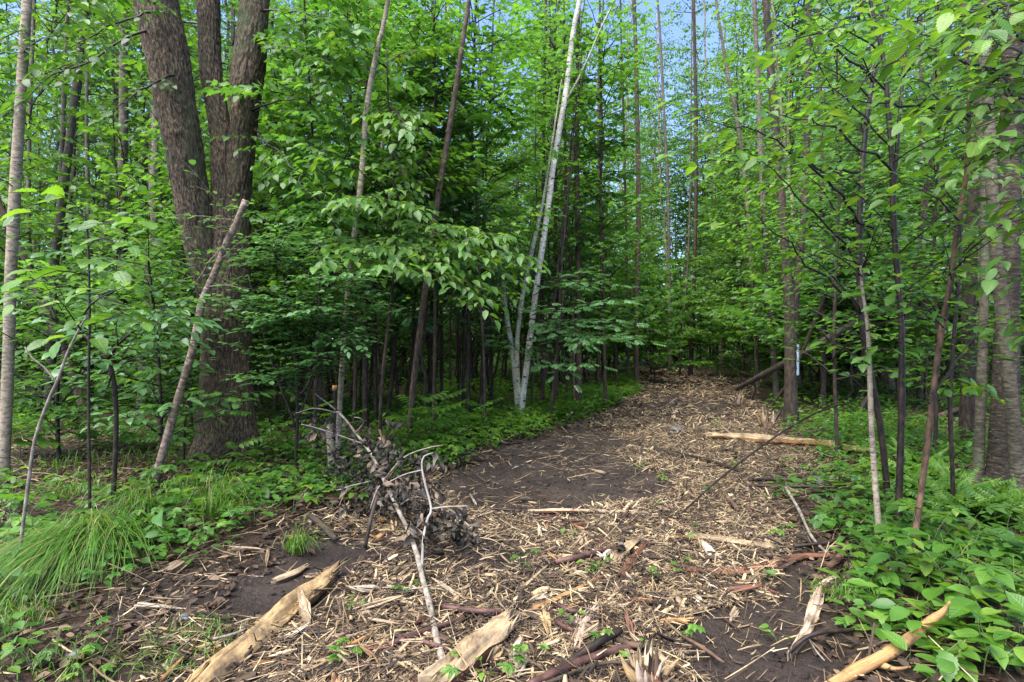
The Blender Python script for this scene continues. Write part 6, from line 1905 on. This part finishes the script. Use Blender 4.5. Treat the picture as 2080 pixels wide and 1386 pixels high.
def tall_proto(seed, Ht, r0, leaf, nb, crown0=.38, bl=1.5, T=SMALL, dens=1.0, twigs=5):
    g = np.random.default_rng(seed)
    n = 46
    s = np.linspace(0, 1, n)
    wob = np.cumsum(g.normal(0, .022, (n, 2)), 0)
    pts = np.stack([wob[:, 0] * 1.6 + g.normal(0, .5) * s ** 2, wob[:, 1] * 1.2 + g.normal(0, .5) * s ** 2, s * Ht - .1], -1)
    rad = r0 * (1 - .82 * s) * (1 + .4 * np.exp(-s * Ht / .3))
    mb = MB()
    tube(mb, pts, rad, 9, rough=.06, seed=seed)
    if seed % 3 == 1:
        k0 = int(n * g.uniform(.28, .45))
        q = pts[k0:].copy()
        off = np.linspace(0, 1, len(q))[:, None] * np.array([g.normal(0, 1.3), g.normal(0, 1.3), -1.5])
        tube(mb, q + off, rad[k0:] * .7, 8, rough=.06, seed=seed + 5)
    f = Fol()
    for k in range(nb):
        t = crown0 + (1 - crown0) * (k + g.uniform(0, 1)) / nb
        i = min(n - 1, int(t * (n - 1)))
        a = k * 2.4 + g.uniform(-.4, .4)
        L = bl * (1.25 - t * .8) * g.uniform(.6, 1.25)
        d = unit(np.array([math.cos(a), math.sin(a), g.uniform(.1, .8)]))
        f.spray(g, pts[i], pts[i] + d * L, leaf, r0=.004 + .008 * L, twigs=twigs, width=.42, dens=dens, hang=.38, tilt=.5)
    for _ in range(7):       # bare dead twigs low on the trunk
        i = int(g.uniform(.1, crown0) * n)
        a = g.uniform(0, 6.28)
        L = g.uniform(.3, .9)
        f.tubes.append([(np.array([pts[i], pts[i] + [math.cos(a) * L * .5, math.sin(a) * L * .5, L * .1], pts[i] + [math.cos(a) * L, math.sin(a) * L, L * .35]]), [.01, .007, .003])])
    cb = MB()
    for tb in f.tubes:
        for pth, rd in tb[:1]:
            tube(cb, pth[::2] if len(pth) > 6 else pth, np.asarray(rd)[::2] if len(pth) > 6 else rd, 4, cap=False, mi=1)
    p, d, u, l = f.arrays()
    put_leaves(cb, T, p, d, u, l, mi=0)
    return mb, cb


TALL = []
for i in range(9):
    tm, cm = tall_proto(200 + i, 17 + 1.2 * (i % 4), (.055, .075, .10, .065, .12, .05, .085, .06, .095)[i], .135, 62, crown0=(.28, .36, .44)[i % 3], bl=2.2, dens=1.15, twigs=8)
    bk = ('bark_slate', 'bark_dark', 'bark_brown', 'bark_grey', 'bark_slate', 'bark_dark', 'bark_slate', 'bark_dark', 'bark_grey')[i]
    TALL.append((tm.mesh('trunk', M[bk]), cm.mesh('crown', [M['leaf_canopy'], M['bark_dark']]), bk))
UNDER = []
for i in range(10):
    tm, cm = tall_proto(300 + i, 4.2 + .9 * (i % 5), .02 + .006 * (i % 3), .12 if i not in (2, 5, 8) else (.09, .15, .27)[(i - 2) // 3], 42 + 6 * (i % 5), crown0=.12 if i % 2 else .3, bl=1.35 + .1 * (i % 3), T=(MID, MAPLE, MIDR, MID, SMALL, MAPLE, MID, SMALL, PINN, MID)[i], dens=1.3, twigs=8)
    lm = ('leaf_mid', 'leaf_yellow', 'leaf_alder', 'leaf_near', 'leaf_yellow', 'leaf_mid', 'leaf_yellow', 'leaf_mid', 'leaf_alder', 'leaf_yellow')[i]
    UNDER.append((tm.mesh('stem', M['bark_dark']), cm.mesh('foliage', [M[lm], M['bark_dark']]), lm))

ZONES = [(230, 'left of the straight grey trunk'), (330, 'next to the straight grey trunk'), (560, 'behind the three-stemmed maple'), (700, 'behind the round-leaved shrub'), (820, 'behind the young birch stem'), (960, 'behind the brown leaning trunk'), (1110, 'behind the birch clump'), (1220, 'right of the white birch'),
         (1310, 'by the left bend of the trail'), (1430, 'beyond the end of the trail'), (1540, 'left of the blazed tree'), (1680, 'behind the blazed tree'), (1800, 'behind the black saplings'), (1940, 'behind the reddish sapling'), (9999, 'behind the stout dark birch')]


def zone(px):
    for x, s_ in ZONES:
        if px < x:
            return s_


def place_copy(name, label, cat, group, parts, x, y, sc, rz, lean=(0, 0), sz=1.0):
    r = thing(name, label, cat, (x, y, H(x, y)), group)
    r.rotation_euler = (lean[0], lean[1], rz)
    r.scale = (sc, sc, sc * sz)
    for nm, me in parts:
        o = bpy.data.objects.new(nm, me)
        o.parent = r
        COL.objects.link(o)
    return r


placed = []
nt = 0
tries = 0
while nt < 215 and tries < 9000:
    tries += 1
    y = 11 + 37 * g.uniform(0, 1) ** .8
    half = y * 1040 / FPX + 3
    x = g.uniform(-half, half)
    if trail_dist(np.array([x]), np.array([y]))[0] < .5:
        continue
    px, _ = pix(np.array([x, y, 1.0]))
    # an opening over the trail lets the sky in
    if 1260 < px < 1450 and y < 18 and g.uniform() < .5:
        continue
    if any((x - a) ** 2 + (y - b) ** 2 < (1.0 if y > 20 else .7) for a, b in placed):
        continue
    i = int(g.integers(0, len(TALL)))
    if px > 2000 or px < 60:
        pass
    lean = (g.normal(0, .035), g.normal(0, .055))
    tn = {'bark_slate': 'grey-brown', 'bark_dark': 'dark', 'bark_brown': 'brownish', 'bark_grey': 'pale grey'}[TALL[i][2]]
    sc = g.uniform(.75, 1.15)
    ls = 'leaning left' if lean[1] < -.03 else 'leaning right' if lean[1] > .03 else 'standing straight'
    far = 'close' if y < 16 else 'some way' if y < 25 else 'deep' if y < 36 else 'farthest'
    lb = f'{"thin" if sc < .88 else "stout" if sc > 1.02 else "slim"} {tn} trunk {ls}, {far} {"back " if far != "close" else ""}{zone(px)}'
    if not fresh(lb):
        continue
    placed.append((x, y))
    place_copy('woodland_tree', lb, 'tree', 'tall slim trees of the wood', [('trunk', TALL[i][0]), ('crown', TALL[(i * 5 + nt) % len(TALL)][1] if i % 2 else TALL[i][1])], x, y, sc, g.uniform(0, 6.28), lean, g.uniform(.9, 1.15))
    nt += 1

for q, (px, y, i, sc) in enumerate([(1330, 17.5, 1, 1.0), (1318, 21, 5, 1.2), (1470, 25, 8, 1.3), (1500, 17, 3, 1.1), (1535, 13.5, 6, 1.0), (1455, 20.5, 1, .9), (1440, 29, 4, 1.3), (1350, 30, 9, 1.35), (1395, 33, 5, 1.4), (1250, 19, 4, 1.2), (1520, 22, 9, 1.3), (1590, 15, 1, 1.1), (1415, 36, 8, 1.5), (1330, 26, 3, 1.3)]):
    x = (px - CX) / FPX * y
    lb = f'{["light", "dense", "tiered", "wispy", "broad", "round", "tall", "ragged", "bushy", "slim", "drooping", "full", "spiky", "thin"][q % 14]} green sapling {["hugging the left", "over the right", "just past the"][0 if px < 1340 else 1 if px > 1430 else 2]} edge of the far trail, {["nearer", "middle", "farther", "farthest"][min(3, int((y - 12) / 6.2))]}'
    fresh(lb)
    place_copy('undergrowth_sapling', lb, 'sapling', 'saplings of the undergrowth', [('stem', UNDER[i][0]), ('foliage', UNDER[i][1])], x, y, sc, q * 1.3)
nu, tries = 0, 0
while nu < 250 and tries < 9000:
    tries += 1
    y = 9.0 + 27 * g.uniform(0, 1) ** 1.15
    half = y * 1040 / FPX + 1.5
    x = g.uniform(-half, half)
    td = trail_dist(np.array([x]), np.array([y]))[0]
    px, _ = pix(np.array([x, y, 1.0]))
    if td < .9 or (1180 < px < 1500 and y < 15 and g.uniform() < .5):
        continue
    if 690 < px < 1120 and y < 15 and g.uniform() < .75:
        continue
    i = int(g.integers(0, len(UNDER)))
    sc = g.uniform(.75, 1.2)
    far = 'close' if y < 14 else 'some way back' if y < 20 else 'deep' if y < 28 else 'farthest back'
    lb = f'{"short" if sc < .88 else "tall" if sc > 1.05 else "mid-height"} {["sparse", "bushy", "leafy", "spreading", "narrow", "full", "airy", "rounded", "tiered", "ragged"][i]} {"yellow-green" if UNDER[i][2] == "leaf_yellow" else "deep green" if UNDER[i][2] == "leaf_mid" else "fresh green"} undergrowth sapling {far} {zone(px)}'
    if not fresh(lb):
        continue
    place_copy('undergrowth_sapling', lb, 'sapling', 'saplings of the undergrowth', [('stem', UNDER[i][0]), ('foliage', UNDER[i][1])], x, y, sc, g.uniform(0, 6.28))
    nu += 1

# bare thin poles of the dark thicket in the middle
POLE = []
for i in range(5):
    gg = np.random.default_rng(800 + i)
    n = 30
    s = np.linspace(0, 1, n)
    wob = np.cumsum(gg.normal(0, .018, (n, 2)), 0)
    mb = MB()
    tube(mb, np.stack([wob[:, 0] + gg.normal(0, .3) * s, wob[:, 1], s * 8 - .1], -1), .034 * (1 - .75 * s), 8, rough=.08, seed=i)
    for _ in range(9):
        k0 = int(gg.uniform(.1, .8) * n)
        b0 = np.array([wob[k0, 0] + 0, wob[k0, 1], s[k0] * 8 - .1])
        a = gg.uniform(0, 6.28)
        L = gg.uniform(.3, 1.0)
        tube(mb, np.array([b0, b0 + [math.cos(a) * L * .5, math.sin(a) * L * .5, L * .2], b0 + [math.cos(a) * L, math.sin(a) * L, L * .6]]), [.011, .008, .003], 5, cap=False)
    POLE.append(mb.mesh('thicket_pole', M['bark_dark']))
npole, tries = 0, 0
while npole < 105 and tries < 4000:
    tries += 1
    y = g.uniform(10, 21)
    px = g.uniform(600, 1300) if g.uniform() < .62 else g.uniform(-20, 2100)
    x = (px - CX) / FPX * y
    if trail_dist(np.array([x]), np.array([y]))[0] < .5 or any((x - a) ** 2 + (y - b) ** 2 < .10 for a, b in placed):
        continue
    sc = g.uniform(.7, 1.25)
    ln = g.normal(0, .05)
    far = 'close' if y < 12.5 else 'some way back' if y < 16 else 'deep'
    lb = f'{"thin" if sc < .85 else "thick" if sc > 1.1 else "slender"} dark pole-like stem {"tilting left" if ln < -.03 else "tilting right" if ln > .03 else "upright"} {far} {zone(px)}'
    if not fresh(lb):
        continue
    placed.append((x, y))
    o = bpy.data.objects.new('thicket_pole', POLE[npole % 5])
    o.location = (x, y, H(x, y))
    o.rotation_euler = (g.normal(0, .03), ln, g.uniform(0, 6.28))
    o.scale = (sc, sc, g.uniform(.8, 1.2))
    COL.objects.link(o)
    tag(o, lb, 'tree', 'dark poles of the thicket')
    npole += 1

# the far wood that closes the view: one mass
g = np.random.default_rng(77)
mb = MB()
for k in range(230):
    y = g.uniform(46, 62)
    x = g.uniform(-62, 62)
    h0 = H(x, y)
    tube(mb, np.array([[x, y, h0 - .2], [x + g.normal(0, .2), y, h0 + 8], [x + g.normal(0, .6), y, h0 + 17]]), [.16, .12, .05], 6, mi=1, cap=False)
n = 170000
x, y = g.uniform(-64, 64, n), g.uniform(44, 64, n)
zz = g.uniform(0, 1, n) ** 1.25 * 19
cl = noise(x * .35, y * .35, zz * .35) + .5 * noise(x * .9, y * .9, zz * .9)
keep = (cl > -.45 + .03 * zz)
x, y, zz = x[keep], y[keep], zz[keep]
k = len(x)
a = g.uniform(0, 6.28, k)
put_leaves(mb, SMALL, np.stack([x, y, zz + height(x, y)], -1), np.stack([np.cos(a), np.sin(a), g.normal(-.3, .4, k)], -1), np.stack([g.normal(0, .7, k), g.normal(0, .7, k), np.ones(k)], -1), g.uniform(.22, .5, k), mi=0)
kind(mb.obj('far_wood', [M['leaf_canopy'], M['bark_slate']]), 'stuff')
